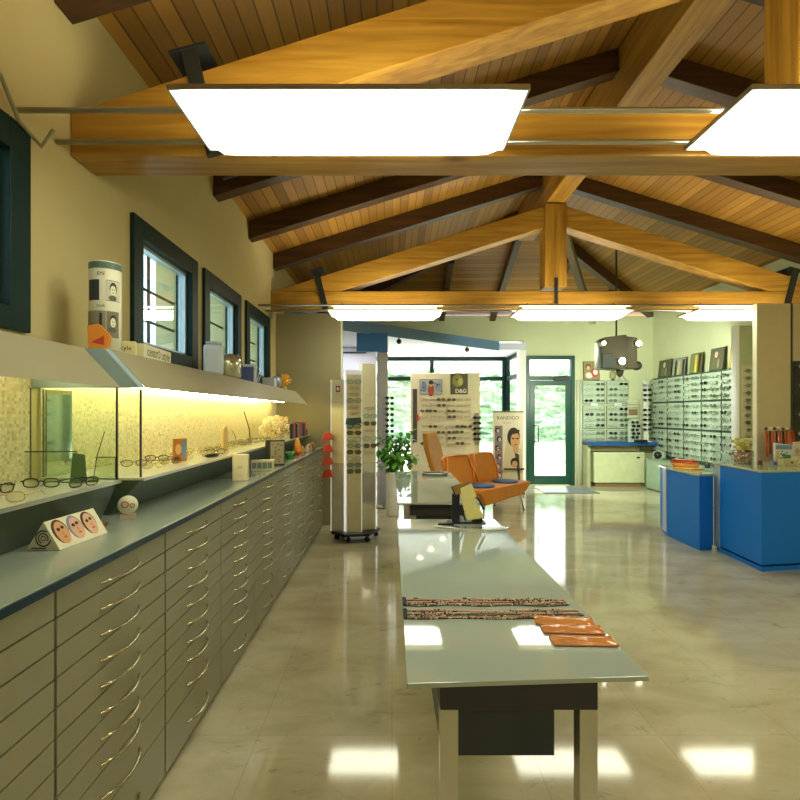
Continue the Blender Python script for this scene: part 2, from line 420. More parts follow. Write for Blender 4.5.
# ------------------------------------------------------------------ roof
b = MB(); zr = zroof(XRIDGE)
def quadm(mb, P, m, th=.03):
    P = [Vector(p) for p in P]; n = len(P); up = Vector((0, 0, th))
    mb.raw(P+[p+up for p in P], [tuple(range(n))[::-1], tuple(range(n, 2*n))]+[(i, (i+1) % n, n+(i+1) % n, n+i) for i in range(n)], m)
xl, xr = XL-.3, XR+.3
quadm(b, [(xl, Y0-.3, zroof(xl)), (XRIDGE, Y0-.3, zr), (XRIDGE, YH, zr), (xl, YB+.3, zroof(xl))], BOARD)
quadm(b, [(XRIDGE, Y0-.3, zr), (xr, Y0-.3, zroof(xr)), (xr, YB+.3, zroof(xr)), (XRIDGE, YH, zr)], BOARD)
quadm(b, [(XRIDGE, YH, zr), (xr, YB+.3, zroof(xr)), (xl, YB+.3, zroof(xl))], BOARD_Y)
struct(b.build('ceiling'))
def sloped(mb, x0, x1, y0, y1, off, depth, m):
    """beam parallel to a roof slope; its top sits off below the boards"""
    P = [(x0, zroof(x0)-off), (x1, zroof(x1)-off), (x1, zroof(x1)-off-depth), (x0, zroof(x0)-off-depth)]
    mb.prism(P, 1, y0, y1, m)
raft = 'shade-coloured rafters running from the side walls to the ridge'
def where(y): return 'nearest the camera overhead' if y < 1 else ''
RY = [-.93, .19, 1.31, 2.43, 3.55, 4.53, 5.63, 6.78]
names = ['far behind the viewpoint', 'directly overhead at the front edge', 'above the near light fittings', 'just behind the near tie beam', 'second beyond the near tie beam',
         'third beyond the near tie beam', 'just before the far truss', 'just above and behind the far truss']
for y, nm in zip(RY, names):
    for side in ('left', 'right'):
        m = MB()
        if side == 'left': sloped(m, XL+.002, XRIDGE-.12, y-.07, y+.07, .004, .19, W_SHADED)
        else: sloped(m, XRIDGE+.12, XR-.002, y-.07, y+.07, .004, .19, W_SHADED)
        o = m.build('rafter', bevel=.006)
        tag(o, 'shade-coloured brown rafter under the %s roof slope, %s' % (side, nm), 'rafter', raft)
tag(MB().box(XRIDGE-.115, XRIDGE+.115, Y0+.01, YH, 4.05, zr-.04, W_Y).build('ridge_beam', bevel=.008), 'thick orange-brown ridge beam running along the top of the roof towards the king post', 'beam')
# hip rafters and jacks
def slant(p, q, w, dpt, m):
    p = Vector(p); q = Vector(q); d = (q-p); dh = Vector((d.x, d.y, 0)).normalized(); s = Vector((dh.y, -dh.x, 0))*w/2; dn = Vector((0, 0, -dpt))
    mb = MB(); vs = [p-s, p+s, p+s+dn, p-s+dn, q-s, q+s, q+s+dn, q-s+dn]
    return mb.raw(vs, [(0, 3, 2, 1), (4, 5, 6, 7), (0, 1, 5, 4), (1, 2, 6, 5), (2, 3, 7, 6), (3, 0, 4, 7)], m)
for sx, nm in ((XL+.08, 'left'), (XR-.08, 'right')):
    tag(slant((XRIDGE+(.1 if sx > 2 else -.1), YH+.05, zr-.03), (sx, YB-.06, zroof(sx)-.01), .12, .2, W_SHADED).build('hip_rafter'), 'shade-coloured hip rafter slanting down to the %s far corner behind the far truss' % nm, 'rafter')
for xx in (-.1, 1.0, 2.02, 3.0, 4.1):
    # rafters of the hip slope: from the back wall upward
    f = max(0, 1-abs(xx-XRIDGE)/(3.52 if xx < XRIDGE else 3.4)); yt = YB-(YB-YH)*f*.93+.05
    zt = zroof(XL)+(zr-zroof(XL))*f*.93-.04
    tag(slant((xx, yt, zt), (xx, YB-.02, zroof(XL)-.005), .10, .16, W_SHADED).build('jack_rafter'), 'shade-coloured rafter of the hipped roof end, %s' % {-.1: 'leftmost', 1.0: 'second from the left', 2.02: 'in the middle', 3.0: 'above the glass door', 4.1: 'rightmost above the eyewear panels'}[xx], 'rafter', 'rafters of the hipped roof end')

# trusses
def truss(y0, zb, nm, full):
    y1 = y0+.21; r = thing('roof_truss', 'large orange-brown timber roof truss, %s' % nm, 'roof truss', (XRIDGE, y0, zb))
    L = XL+.003-XRIDGE; Rr = XR-.003-XRIDGE; H = .22
    MB().box(L, Rr, 0, .21, 0, H, W_X).build('tie_beam', r, bevel=.008)
    # principals: bottom edge from just above the tie at the walls
    ztip = zb; sl = .314
    for s, e, n_ in ((-1, L, 'left'), (1, Rr, 'right')):
        x0 = s*.137; rise = lambda x: 1.82+2.07-zb-sl*abs(x)-.002 if full else 1.0
        b0 = lambda x: KP-.02-sl*(abs(x)-.137)
        KP = 1.03
        xa = abs(e)
        tipb = b0(xa); 
        P = [(s*.137, KP-.02), (s*.137, KP+.24)]
        P += [(e, b0(xa)+.26)]
        if tipb < H:
            xc = .137+(KP-.02-H-.001)/sl
            P += [(e, H+.002), (s*xc, H+.002)]
        else: P += [(e, tipb)]
        mb = MB().prism(P, 1, .005, .205, W_X); mb.build('principal_rafter', r, bevel=.006)
    MB().box(-.135, .135, -.012, .222, H+.05, KP+.27, W_Z).build('king_post', r, bevel=.008)
    MB().box(-.02, .02, -.028, -.0125, -.0, H+.16, M_IRON).tube([(0, -.02, .02), (0, -.035, .02)], .014, M_IRON).build('strap', r)
    for s in (-1, 1):
        Mx = Matrix.Translation((s*2.9, 0, H+.02)) @ Matrix.Rotation(-s*R(-14), 4, 'Y')
        g = MB(); g.box(-.035, .035, -.022, -.0005, -.25, .25, M_IRON, Mx).box(-.035, .035, .2105, .23, -.25, .25, M_IRON, Mx)
        g.box(-.09, .09, -.03, .24, .25, .262, M_IRON, Mx)
        g.build('strap', r, label='dark iron strap clamping tie beam and rafter')
    return r
truss(2.48, 2.645, 'near one crossing the top of the picture', True)
truss(6.58, 2.735, 'far one with king post in the middle of the room', True)
# brace behind truss
tag(slant((2.18, 6.86, 3.95), (3.35, 8.9, 3.05), .09, .12, plain((120, 112, 88), .6)).build('diagonal_brace'), 'greyish diagonal timber brace seen through the far truss right of the king post', 'brace')

# ------------------------------------------------------------------ light fittings
TUBE = emit((252, 252, 226), 9.)
TUBE_UP = emit((255, 226, 170), 9.)
def fitting():
    r = thing('ceiling_light', 'x', 'ceiling light', (0, 0, 0), 0, 'suspended white fluorescent panel lights')
    hx, hy = .64, .215; N = 16; vs = []; fs = []
    for j in range(9):
        for i in range(N+1):
            u = -1+2*i/N; v = -1+2*j/8
            vs.append((u*hx, v*hy, .07*(1-(max(0, 1-abs(v)**4)**.5)*(max(0, 1-abs(u)**14)**.5))))
    for j in range(8):
        for i in range(N): a = j*(N+1)+i; fs.append((a, a+N+1, a+N+2, a+1))
    MB().raw(vs, fs, TUBE, True).build('diffuser', r)
    b = MB()
    for x0, x1, y0, y1 in ((-hx-.008, hx+.008, -hy-.008, -hy), (-hx-.008, hx+.008, hy, hy+.008), (-hx-.008, -hx, -hy, hy), (hx, hx+.008, -hy, hy)):
        b.box(x0, x1, y0, y1, .062, .082, M_STEEL)
    b.box(-hx+.1, hx-.1, -.06, .06, .082, .105, M_STEEL)
    b.build('frame', r)
    b = MB()
    for y in (-.13, .13): b.tube([(-.58, y, .102), (.58, y, .102)], .018, TUBE_UP, 8)
    b.build('tube_lamp', r)
    b = MB()
    for x in (-.5, .5): b.tube([(x, 0, .105), (x, 0, .19)], .006, M_IRON, 6)
    b.build('hanger', r)
    return reg(r)
fit = fitting(); first = True
spots = [(-.155, 2.12, 2.54, 'front left of the two at the top edge of the picture'), (1.93, 2.12, 2.54, 'front right of the two at the top edge of the picture'), (4.05, 2.12, 2.54, 'beyond the right edge of the front pair'),
         (-.155, -1.9, 2.54, 'added unseen behind the viewpoint on the left'), (1.93, -1.9, 2.54, 'added unseen behind the viewpoint in the middle'), (4.05, -1.9, 2.54, 'added unseen behind the viewpoint on the right'),  # row added out of view to brighten the near end of the room
         (-.075, 6.19, 2.54, 'leftmost of the three at the far truss'), (2.07, 6.19, 2.54, 'middle of the three at the far truss'), (4.08, 6.19, 2.54, 'rightmost of the three at the far truss')]
for x, y, z, nm in spots:
    lb = 'glowing white ceiling light, '+nm
    if first: fit.location = (x, y, z); fit['label'] = lb; first = False
    else: copy_tree(fit, (x, y, z), label=lb)
for ys_, nm in (((2.13, 2.38), 'at the near tie beam'), ((5.98, 6.30), 'below the far truss')):
    for k, y in enumerate(ys_):
        tag(MB().tube([(XL+.001, y, 2.66), (XR-.001, y, 2.66)], .012, M_STEEL, 8).build('lighting_rail'), 'thin steel lighting rail running wall to wall %s, %s' % (nm, ('front one', 'rear one')[k]), 'rail', 'steel lighting rails')
b = MB(); b.tube([(XL+.012, 1.75, 2.80), (XL+.02, 1.85, 2.74), (XL+.03, 2.0, 2.72), (XL+.03, 2.1, 2.60), (XL+.04, 2.22, 2.56), (XL+.09, 2.22, 2.63)], .008, plain((140, 134, 100), .5))
tag(b.build('cable'), 'grey cable hanging in a loop from the left wall to the lighting rail', 'cable')
tag(MB().tube([(XL+.016, 6.5, 1.76), (XL+.016, 6.5, 2.70)], .008, plain((160, 150, 110), .5)).box(XL+.001, XL+.05, 6.47, 6.53, 2.60, 2.70, M_STEEL).build('conduit'), 'thin conduit with small metal clamp on the left wall beside the last window', 'conduit')

# pendant spot cluster
px, pz = at(615, 369, 8.0); pend = thing('pendant_lamp', 'grey box-shaped pendant lamp with three glowing spots hanging before the back wall', 'pendant lamp', (px+.02, 8.0, pz))
b = MB(); G1 = plain((104, 104, 92), .4, .4); G2 = plain((96, 112, 112), .4, .4)
b.prism([(-.28, 0), (-.28, .42), (-.22, .46), (.10, .5), (.10, .02), (.02, -.02)], 1, -.13, .13, G1).prism([(.105, .0), (.105, .48), (.27, .46), (.27, .0)], 1, -.10, .14, G1)
b.box(-.27, -.12, -.15, -.131, 0, .22, G2)
b.build('lamp_body', pend, bevel=.01)
for (x, y, z, rr) in ((-.27, -.17, .36, .05), (.25, -.15, .36, .06), (.0, -.17, .1, .07)):
    s_ = MB().lathe([(rr*.8, .06), (rr, .02), (rr, 0)], M_STEEL, 16, (0, 0, 0), Matrix.Translation((x, y, z)) @ Matrix.Rotation(R(90), 4, 'X') @ Matrix.Translation((0, 0, -.02))).build('spot_head', pend)
    MB().ball((x, y-.015, z), rr*.8, emit((255, 248, 220), 22.)).build('bulb', s_)
MB().ball((.3, .0, .05), .09, G1, 12, 1, .6, .8).build('spot_head', pend)
MB().tube([(-.0, 0, .49), (0, 0, zr-pz-.62)], .014, G1, 8).build('rod', pend)
MB().lathe([(.06, 0), (.05, -.06), (.02, -.1)], G1, 12, (.05, 0, -.02)).build('lower_cap', pend)

# recessed spots and small black heads under the soffit
for (qx, qy) in ((388, 353), (420, 345), (443, 354), (431, 349)):
    Y = 1.27*F/(413-qy); X = (qx-392)/F*Y
    s_ = MB().lathe([(.001, .004), (.05, .004), (.06, 0), (.06, .012)], emit((255, 235, 190), 6.), 16)
    tag(s_.build('recessed_spot', loc=(X, min(Y, 11.9), 2.705)), 'small round recessed spot glowing in the white soffit, %s' % {388: 'leftmost by the pillar', 420: 'nearest the blue edge', 443: 'rightmost', 431: 'in the middle'}[qx], 'spotlight', 'recessed spots in the soffit')
for qx, Y, nm in ((399, 8.95, 'left one near the pillar'), (467, 10.1, 'right one above the cream display wall')):
    X = (qx-392)/F*Y
    tag(MB().tube([(0, 0, -.0), (0, 0, -.04)], .012, M_BLACK).ball((0, 0, -.07), .045, M_BLACK).build('spot_camera', loc=(X, Y, 2.72)), 'small black spot head hanging under the soffit edge, '+nm, 'spotlight', 'black spot heads')

# ------------------------------------------------------------------ drawer cabinets
def cabinet():
    r = thing('drawer_cabinet', 'x', 'cabinet', (0, 0, 0), 0, 'grey drawer cabinets along the left wall')
    W = .678; D = .58   # local: X = depth towards room (front at 0), Y = width
    MB().box(-D, -.02, .002, W-.002, .02, .985, M_CABSHADE).build('carcass', r)
    hs = [.0782]*8+[.125, .192]; z = .983
    for i, h in enumerate(hs):
        z0 = z-h
        dr_ = MB().box(-.0195, 0, .004, W-.004, z0+.004, z, M_CAB).build('drawer', r)
        zc = z0+h*.5; pts = []
        for k in range(9):
            u = -1+2*k/8; pts.append((.004+.03*(1-u*u), W/2+u*.125, zc-.012+.0*u))
        pts = [(0, W/2-.125, zc-.012)]+pts[1:-1]+[(0, W/2+.125, zc-.012)]
        MB().tube(pts, .0052, M_HANDLE, 6).build('handle', dr_)
        z = z0-.0015
    return reg(r)
cab = cabinet(); y = 1.412-3*.682
cn = ['beyond the left edge of the picture, nearest', 'cut by the left edge of the picture', 'at the left edge before the three-faced counter card', 'under the three-faced counter card',
      'second in full view from the left', 'third in full view from the left', 'fourth from the left under the far display', 'under the white box on the worktop', 'third from the partition', 'second from the partition', 'last one next to the partition']
k = 0
while y < 6.3:
    loc = (-.89, y, 0); lb = 'grey-green drawer cabinet with bowed handles, '+cn[k]
    if k == 0: cab.location = loc; cab['label'] = lb
    else: copy_tree(cab, loc, label=lb)
    y += .682; k += 1
w_ = thing('worktop', 'long grey-green worktop with dark blue front edge over the drawer cabinets', 'worktop', (-1.2, 3, .989))
MB().box(-.298, .325, -3.66, 3.87, 0.001, .026, M_TOP).build('top', w_, bevel=.002)
MB().box(.3255, .332, -3.66, 3.87, 0.001, .0235, M_TOPEDGE).build('edge_band', w_)

# ------------------------------------------------------------------ wall display: light shelf below, hood above
ZT = 1.016
def display(x_lo, x_top, x_bot, y0, y1, nm, ext=0.):
    """x_lo lower shelf edge, x_top/x_bot upper and lower hood edges"""
    r = thing('lit_display_case', nm, 'display case', (XL, y0, ZT)); L = y1-y0+ext
    # lower plinth, leaning front
    MB().prism([(.002, 0), (.30, 0), (x_lo-XL-.012, .148), (.002, .148)], 1, 0, L, plain((84, 98, 84), .18, .2, .04)).build('plinth', r)
    MB().box(.002, x_lo-XL, 0, L, .149, .158, plain((200, 205, 190), .15)).build('shelf', r)
    MB().box(x_lo-XL+.0005, x_lo-XL+.004, 0, L, .146, .160, M_STEEL).build('shelf_edge', r)
    MB().box(.001, .012, 0, L, .1585, .62, MOSAIC).build('mosaic_back', r)
    # hood
    L = y1-y0
    ht = 1.718-ZT; hb = 1.556-ZT
    P = [(.001, hb+.07), (x_bot-XL-.05, hb+.05), (x_bot-XL-.005, hb), (x_bot-XL, hb), (x_top-XL, ht), (.001, ht)]
    MB().prism(P, 1, 0, L, M_HOOD).build('hood', r)
    MB().tube([(.16, .03, hb+.035), (.16, L-.03, hb+.035)], .013, emit((255, 236, 170), HOODW), 8).build('tube_lamp', r)
    return r
HOODW = 7.
display(-1.12, -1.27, -1.12, .2, 2.2, 'near lit wall display with mosaic back and slanted metal hood')
HOODW = 26.
far_case = display(-1.055, -1.19, -1.04, 2.2+.06, 6.6, 'far brightly lit wall display with mosaic back and slanted metal hood', .265)
MB().prism([(.0, .54), (-1.04-XL-.005, .54), (-1.19-XL, .702), (.0, .702)], 1, -.056, -.001, M_HOODEND).build('hood_end', far_case, label='pale blue end plate of the hood')
# glass end panels
for y, xf, nm in ((2.19, -1.115, 'nearer of the two at the joint of the wall displays'), (2.27, -1.055, 'farther of the two at the joint of the wall displays')):
    g = thing('glass_divider', 'upright glass sheet, '+nm, 'glass panel', (XL, y, ZT), 0, 'glass dividers of the wall display')
    MB().box(.014, xf-XL-.02, 0, .006, .1605, .537, M_GLASS).build('glass_sheet', g)
    MB().box(xf-XL-.0198, xf-XL-.013, -.001, .007, .1605, .537, M_BLACK).build('edge_strip', g)
    MB().box(.0125, .0138, -.001, .007, .1605, .537, M_DARK).build('edge_strip', g)
mr = tag(MB().box(0, .008, 0, .18, 0, .375, plain((206, 216, 190), .05, .95, .01)).build('wall_mirror', loc=(XL+.0125, 2.285, ZT+.16)), 'narrow greenish mirror on the mosaic back just past the glass dividers', 'mirror')

# ------------------------------------------------------------------ eyeglasses
def rim(cx, w, h, y, n=14, e=2.6):
    pts = []
    for i in range(n):
        a = 2*math.pi*i/n; c, s_ = math.cos(a), math.sin(a)
        pts.append((cx+w*math.copysign(abs(c)**(2/e), c), y, h*math.copysign(abs(s_)**(2/e), s_)))
    return pts
def eyeglasses(rimm, lensm, r=.0016, w=.026, h=.016, e=2.6):
    """full pair, origin at the bottom of the rims, front towards -Y"""
    t = thing('eyeglasses', 'x', 'eyeglasses'); zc = h+r
    f = MB()
    for s in (-1, 1):
        f.tube([(a, b_, c+zc) for a, b_, c in rim(s*.034, w, h, 0, e=e)], r, rimm, 6, True)
    f.tube([(-.008, 0, zc+.004), (0, -.001, zc+.007), (.008, 0, zc+.004)], r, rimm)
    for s in (-1, 1): f.tube([(s*.060, 0, zc+.006), (s*.067, .002, zc+.006)], r*1.3, rimm)
    f.build('front_frame', t)
    for s in (-1, 1):
        q = rim(s*.034, w-r, h-r, 0, e=e); n = len(q)
        MB().raw([(a, -.0006, c+zc) for a, b_, c in q]+[(a, .0006, c+zc) for a, b_, c in q], [tuple(range(n))[::-1], tuple(range(n, 2*n))], lensm).build('lens', t)
        MB().tube([(s*.067, .002, zc+.006), (s*.069, .05, zc+.006), (s*.069, .10, zc+.004), (s*.067, .135, zc-.014)], r*.9, rimm, 6).build('temple', t)
    return reg(t)
EG = {}
def eg(kind):
    if kind not in EG:
        spec = {'black': (M_BLACK, M_LENS, .0024), 'brown': (plain((88, 52, 26), .3), M_LENS, .002), 'gold': (plain((196, 168, 90), .25, .8), M_LENS, .0014),
                'silver': (plain((190, 190, 190), .2, .9), M_LENS, .0013), 'tort': (plain((60, 36, 22), .3), M_LENS, .0026), 'sun': (M_BLACK, M_SUNLENS, .0026)}[kind]
        EG[kind] = [eyeglasses(*spec), False]
    return EG[kind]
def pair(kind, loc, rz, label, group, rot=None):
    p, used = eg(kind)
    if not used:
        p.location = loc; p.rotation_euler = rot if rot else (0, 0, rz); p['label'] = label; p['group'] = group; EG[kind][1] = True
        return p
    return copy_tree(p, loc, rz, label, group, rot=rot)
ZS = ZT+.1585+.0004   # shelf top
grp = 'eyeglasses on the near lit shelf'
pair('black', (-1.33, 1.80, ZS), R(80), 'black eyeglasses seen from the side at the left edge of the near shelf', grp)
pair('tort', (-1.29, 1.96, ZS), R(10), 'dark rimmed eyeglasses facing the camera in the middle of the near shelf', grp)
pair('gold', (-1.19, 1.63, ZS), R(14), 'thin gold eyeglasses at the front edge of the near shelf', grp)
pair('black', (-1.15, 1.99, ZS), R(70), 'black eyeglasses turned sideways before the nearer glass divider', grp)
pair('silver', (-1.33, 1.5, ZS), R(30), 'silver eyeglasses at the back of the near shelf', grp)
grp = 'eyeglasses laid out on the far lit shelf'
rnd = random.Random(3); kinds = ['gold', 'brown', 'silver', 'gold', 'tort', 'brown', 'gold']
nmz = ['just past the glass dividers', 'before the orange card', 'beside the orange card', 'behind the orange card', 'before the black oval case', 'behind the black oval case', 'before the leaning sticks',
       'between the leaning sticks', 'past the leaning sticks', 'before the white flowers', 'beside the white flowers', 'nearest the white flowers']
for i in range(12):
    y = 2.62+i*.235
    pair(kinds[i % 7], (-1.15-.2*rnd.random()*.6, y+.02, ZS), R(20+60*rnd.random()), '%s eyeglasses on the bright far shelf, %s' % ({'gold': 'gold', 'brown': 'brown', 'silver': 'silver', 'tort': 'dark tortoiseshell'}[kinds[i % 7]], nmz[i]), grp)
for i in range(9):
    k_ = kinds[(i*3+1) % 7]
    pair(k_, (-1.325-.015*(i % 2), 2.74+i*.3, ZS), R(10+25*rnd.random()), '%s eyeglasses in the back row of the bright far shelf, %s from the camera' % ({'gold': 'gold', 'brown': 'brown', 'silver': 'silver', 'tort': 'dark tortoiseshell'}[k_], ['first', 'second', 'third', 'fourth', 'fifth', 'sixth', 'seventh', 'eighth', 'ninth'][i]), 'eyeglasses in the back row of the far lit shelf')
# acrylic display frames on the near shelf
def acrylic(x, y, w, h, rz, nm):
    a = thing('acrylic_stand', nm, 'display stand', (x, y, ZS), rz)
    MB().box(-w/2, w/2, -.03, .03, 0, .004, M_GLASS).build('base', a)
    MB().box(-w/2, w/2, -.002, .002, .0045, h, glassy((250, 253, 244), .06, .985)).build('plate', a)
    MB().tube([(-w/2, 0, h), (w/2, 0, h)], .0022, M_IRON).tube([(w/2, 0, .004), (w/2, 0, h)], .0022, M_IRON).build('rim', a)
acrylic(-1.37, 2.14, .20, .12, R(4), 'low clear acrylic stand with thin dark rim on the near shelf')
acrylic(-1.2, 2.232, .08, .09, R(5), 'small clear acrylic stand between the glass dividers')
tag(MB().tube([(0, 0, 0), (.01, .01, .10), (.03, .03, .2)], .002, M_IRON).lathe([(.02, 0), (.02, .005)], M_IRON, 12).build('wire_holder', loc=(-1.20, 2.14, ZS)), 'thin dark wire holder leaning beside the nearer glass divider', 'holder')
tag(MB().prism([(-.03, 0), (.03, 0), (.022, .11), (-.02, .12)], 1, -.01, .01, plain((70, 100, 50), .5)).build('green_card', loc=(-1.235, 2.10, ZS), rz=R(30)), 'small dark green card standing on the near shelf by the glass divider', 'card')

# things on the far lit shelf
c = thing('photo_card', 'small orange and blue photo card standing on the far lit shelf', 'photo card', (-1.2, 3.02, ZS), R(58))
b = MB().box(-.045, .045, 0, .006, 0, .13, plain((190, 120, 40), .4)); b.ell(-.012, .07, .02, .03, plain((226, 176, 120), .5), 1); b.rect(.012, .02, .042, .12, plain((110, 140, 170), .5), 1); b.rect(-.042, .005, -.01, .03, plain((90, 50, 24), .5), 1)
b.build('print', c)
tag(MB().lathe([(.001, 0), (.05, .002), (.062, .012), (.05, .022), (.001, .026)], M_BLACK, 20, sx=1, sy=.45).build('spectacle_case', loc=(-1.12, 3.32, ZS), rz=R(70)), 'black oval spectacle case lying on the front of the far lit shelf', 'case')
tag(MB().prism([(-.03, 0), (.028, 0), (.02, .16), (.0, .19), (-.022, .165)], 1, 0, .02, plain((206, 178, 120), .5)).build('wooden_block', loc=(-1.19, 3.42+.4, ZS), rz=R(60), bevel=.004), 'tall pale wooden tablet leaning on the far lit shelf', 'stand')
tag(MB().tube([(0, 0, 0), (-.01, .0, .14), (-.05, -.02, .29)], .005, plain((120, 96, 44), .4)).box(-.03, .03, -.03, .03, 0, .004, M_STEEL).build('stick_holder', loc=(-1.25, 4.7, ZS)), 'tall thin stick standing up from the far lit shelf', 'stick', 'leaning sticks')
tag(MB().tube([(0, 0, 0), (-.005, .0, .08), (-.03, -.02, .13)], .004, plain((150, 126, 64), .4)).box(-.02, .02, -.02, .02, 0, .004, M_STEEL).build('stick_holder', loc=(-1.3, 4.45, ZS)), 'short thin stick standing up from the far lit shelf', 'stick', 'leaning sticks')
# white flowers
fl = thing('flower_arrangement', 'bushy cream-white flower arrangement on the far lit shelf', 'flowers', (-1.25, 5.70, ZS))
b = MB(); pe = plain((240, 228, 186), .6); pe2 = plain((222, 200, 140), .6)
for i in range(95):
    x = rnd.gauss(0, .05); x = max(-.16, min(.10, x)); y = rnd.uniform(-.36, .36); z = .04+rnd.random()*.22*(1-abs(y)*1.2)
    for k in range(5):
        a = k*1.257+i; b.ball((x+.016*math.cos(a), y+.012*math.sin(a*1.3), z+.016*math.sin(a)), .012, pe if i % 3 else pe2, 5)
b.build('blossoms', fl)
b = MB(); gm = plain((150, 140, 80), .6)
for i in range(26):
    y = rnd.uniform(-.3, .3); b.tube([(0, y*.3, .03), (rnd.uniform(-.05, .05), y*.7, .1), (rnd.uniform(-.09, .09), y, .2)], .003, gm, 4)
b.build('stems', fl); MB().box(-.06, .06, -.14, .14, 0, .045, plain((200, 190, 150), .5)).build('trough', fl)
# coloured pens / cases row
cols = [(30, 30, 34), (196, 60, 70), (32, 50, 90), (30, 30, 30), (180, 170, 150), (26, 26, 30), (200, 84, 96), (46, 46, 60), (40, 60, 80), (24, 24, 28), (190, 70, 60)]
cn2 = ['black', 'red', 'dark blue', 'black', 'beige', 'black', 'pink', 'slate', 'teal-grey', 'black', 'brick red']
for i, c_ in enumerate(cols):
    y = 5.78+i*.083; m_ = plain(c_, .4)
    tag(MB().box(-.018, .018, -.03, .03, 0, .15+.03*rnd.random(), m_).build('eyewear_pouch', loc=(-1.085-.01*rnd.random(), y, ZS), bevel=.006), '%s upright eyewear pouch, number %s along the row by the partition' % (cn2[i], ['one', 'two', 'three', 'four', 'five', 'six', 'seven', 'eight', 'nine', 'ten', 'eleven'][i]), 'pouch', 'row of upright pouches at the end of the lit shelf')
tag(MB().box(-.03, .03, -.03, .03, 0, .07, plain((30, 56, 90), .4)).build('pouch_box', loc=(-1.1, 6.72, ZS), bevel=.003), 'small dark blue box at the very end of the lit shelf', 'box')

# ------------------------------------------------------------------ things on the worktop
def tri_card():
    r = thing('counter_card', 'white triangular counter card with three faces wearing glasses on the near worktop', 'counter card', (-1.105, 1.69, ZT), 0)
    # prism along Y, triangle in XZ
    W = .056; H = .088; L = .25; wm = plain((232, 228, 196), .5); gm = plain((196, 202, 178), .5)
    r.rotation_euler = (0, 0, R(-4))
    MB().prism([(-W, 0), (W, 0), (.0, H)], 1, 0, L, wm).build('card', r)
    e = MB(); e.raw([(-W+.004, -.0008, .002), (W-.004, -.0008, .002), (0, -.0008, H-.006)], [(0, 1, 2)], gm)
    dk = plain((30, 48, 40), .5)
    def arc(rr, a0, a1, th):
        n = 16; o = []; i_ = []
        for k in range(n+1):
            a = R(a0+(a1-a0)*k/n); o.append((rr*math.cos(a), .036+rr*math.sin(a))); i_.append(((rr-th)*math.cos(a), .036+(rr-th)*math.sin(a)))
        for k in range(n): e.poly([o[k], o[k+1], i_[k+1], i_[k]], dk, 2)
    arc(.027, 60, 350, .005); arc(.018, -30, 250, .004); arc(.009, 0, 360, .003)
    e.rect(-.04, .003, .01, .007, dk, 2)
    e.build('spiral_emblem', r)
    # three portraits on the sloping face towards the room
    face = MB(); sk = plain((214, 158, 104), .5); sk2 = plain((222, 176, 140), .5); hr = plain((70, 40, 20), .5); bl = plain((120, 130, 170), .5); dg = plain((30, 22, 18), .4); lip = plain((190, 80, 70), .5)
    for i, (s_, h_) in enumerate(((sk, sk), (sk2, bl), (sk2, hr))):
        cx = .045+i*.072
        face.ell(cx, .058, .035, .044, h_ if i else hr, 1); face.ell(cx+.003, .053, .029, .041, s_, 2, n=22)
        face.ell(cx-.008, .066, .0075, .006, dg, 3); face.ell(cx+.012, .070, .0075, .006, dg, 3); face.ell(cx+.006, .036, .008, .0035, lip, 3); face.ell(cx+.004, .050, .003, .007, plain((190, 130, 90), .5), 3)
    o = face.build('portraits', r)
    sl_ = math.atan2(H, W)
    # local XZ plane -> along +Y and up the slope, facing outwards
    ux = Vector((0, 1, 0)); uz = Vector((-W, 0, H)).normalized(); nn = ux.cross(uz); nn = Vector((H, 0, W)).normalized()
    Mm = Matrix(((ux.x, -nn.x, uz.x, W), (ux.y, -nn.y, uz.y, 0), (ux.z, -nn.z, uz.z, 0), (0, 0, 0, 1))); o.matrix_local = Mm
tri_card()
tag(MB().lathe([(.001, 0), (.03, .001), (.036, .008), (.03, .016), (.001, .018)], plain((120, 52, 34), .35), 20, sx=.8, sy=2.6).build('spectacle_case', loc=(-1.125, 1.98, ZT), rz=R(-14)), 'flat dark red spectacle case lying on the near worktop', 'case')
tg = thing('round_tag_stand', 'small round white sign with red characters on a pale stand by the near plinth', 'sign', (-1.075, 2.17, ZT), R(25))
b = MB().lathe([(.038, 0), (.038, .004)], plain((222, 220, 190), .5), 24, M=Matrix.Translation((0, .002, .06)) @ Matrix.Rotation(R(90), 4, 'X'))
b.build('disc', tg); text('Oo', .04, plain((170, 70, 50), .5), tg, Matrix.Translation((0, -.0035, .06)) @ FRONT)
MB().box(-.03, .03, -.0, .03, 0, .021, plain((190, 170, 150), .5)).build('base', tg)
b = thing('white_box', 'upright cream-white box with dark slot on the worktop', 'box', (-.975, 3.42, ZT), R(8))
MB().box(-.048, .048, 0, .08, 0, .165, plain((232, 224, 186), .5)).build('carton', b, bevel=.003)
MB().box(.0485, .0492, .015, .028, .02, .14, M_BLACK).build('dark_slot', b); text('OO', .022, plain((150, 140, 110), .5), b, Matrix.Translation((0, -.0008, .085)) @ FRONT); text('o', .02, plain((150, 140, 110), .5), b, Matrix.Translation((0, -.0008, .035)) @ FRONT)
b = thing('lens_box', 'low grey box with four blue-grey squares behind the white box on the worktop', 'box', (-.97, 4.0, ZT), R(14))
MB().box(-.085, .085, 0, .06, 0, .08, plain((196, 196, 160), .5)).build('carton', b, bevel=.002)
g = MB(); [g.rect(-.078+i*.038, .018, -.046+i*.038, .062, plain((104, 124, 124), .4), 1) for i in range(4)]; g.build('squares', b)
b = thing('framed_print', 'dark framed card with pinkish print standing on the worktop against the plinth', 'frame', (-.968, 4.42, ZT), R(24))
MB().box(-.08, .08, 0, .02, 0, .21, plain((60, 58, 44), .4)).build('frame', b, bevel=.002)
g = MB().rect(-.04, .012, .072, .198, plain((166, 160, 136), .5), 1)
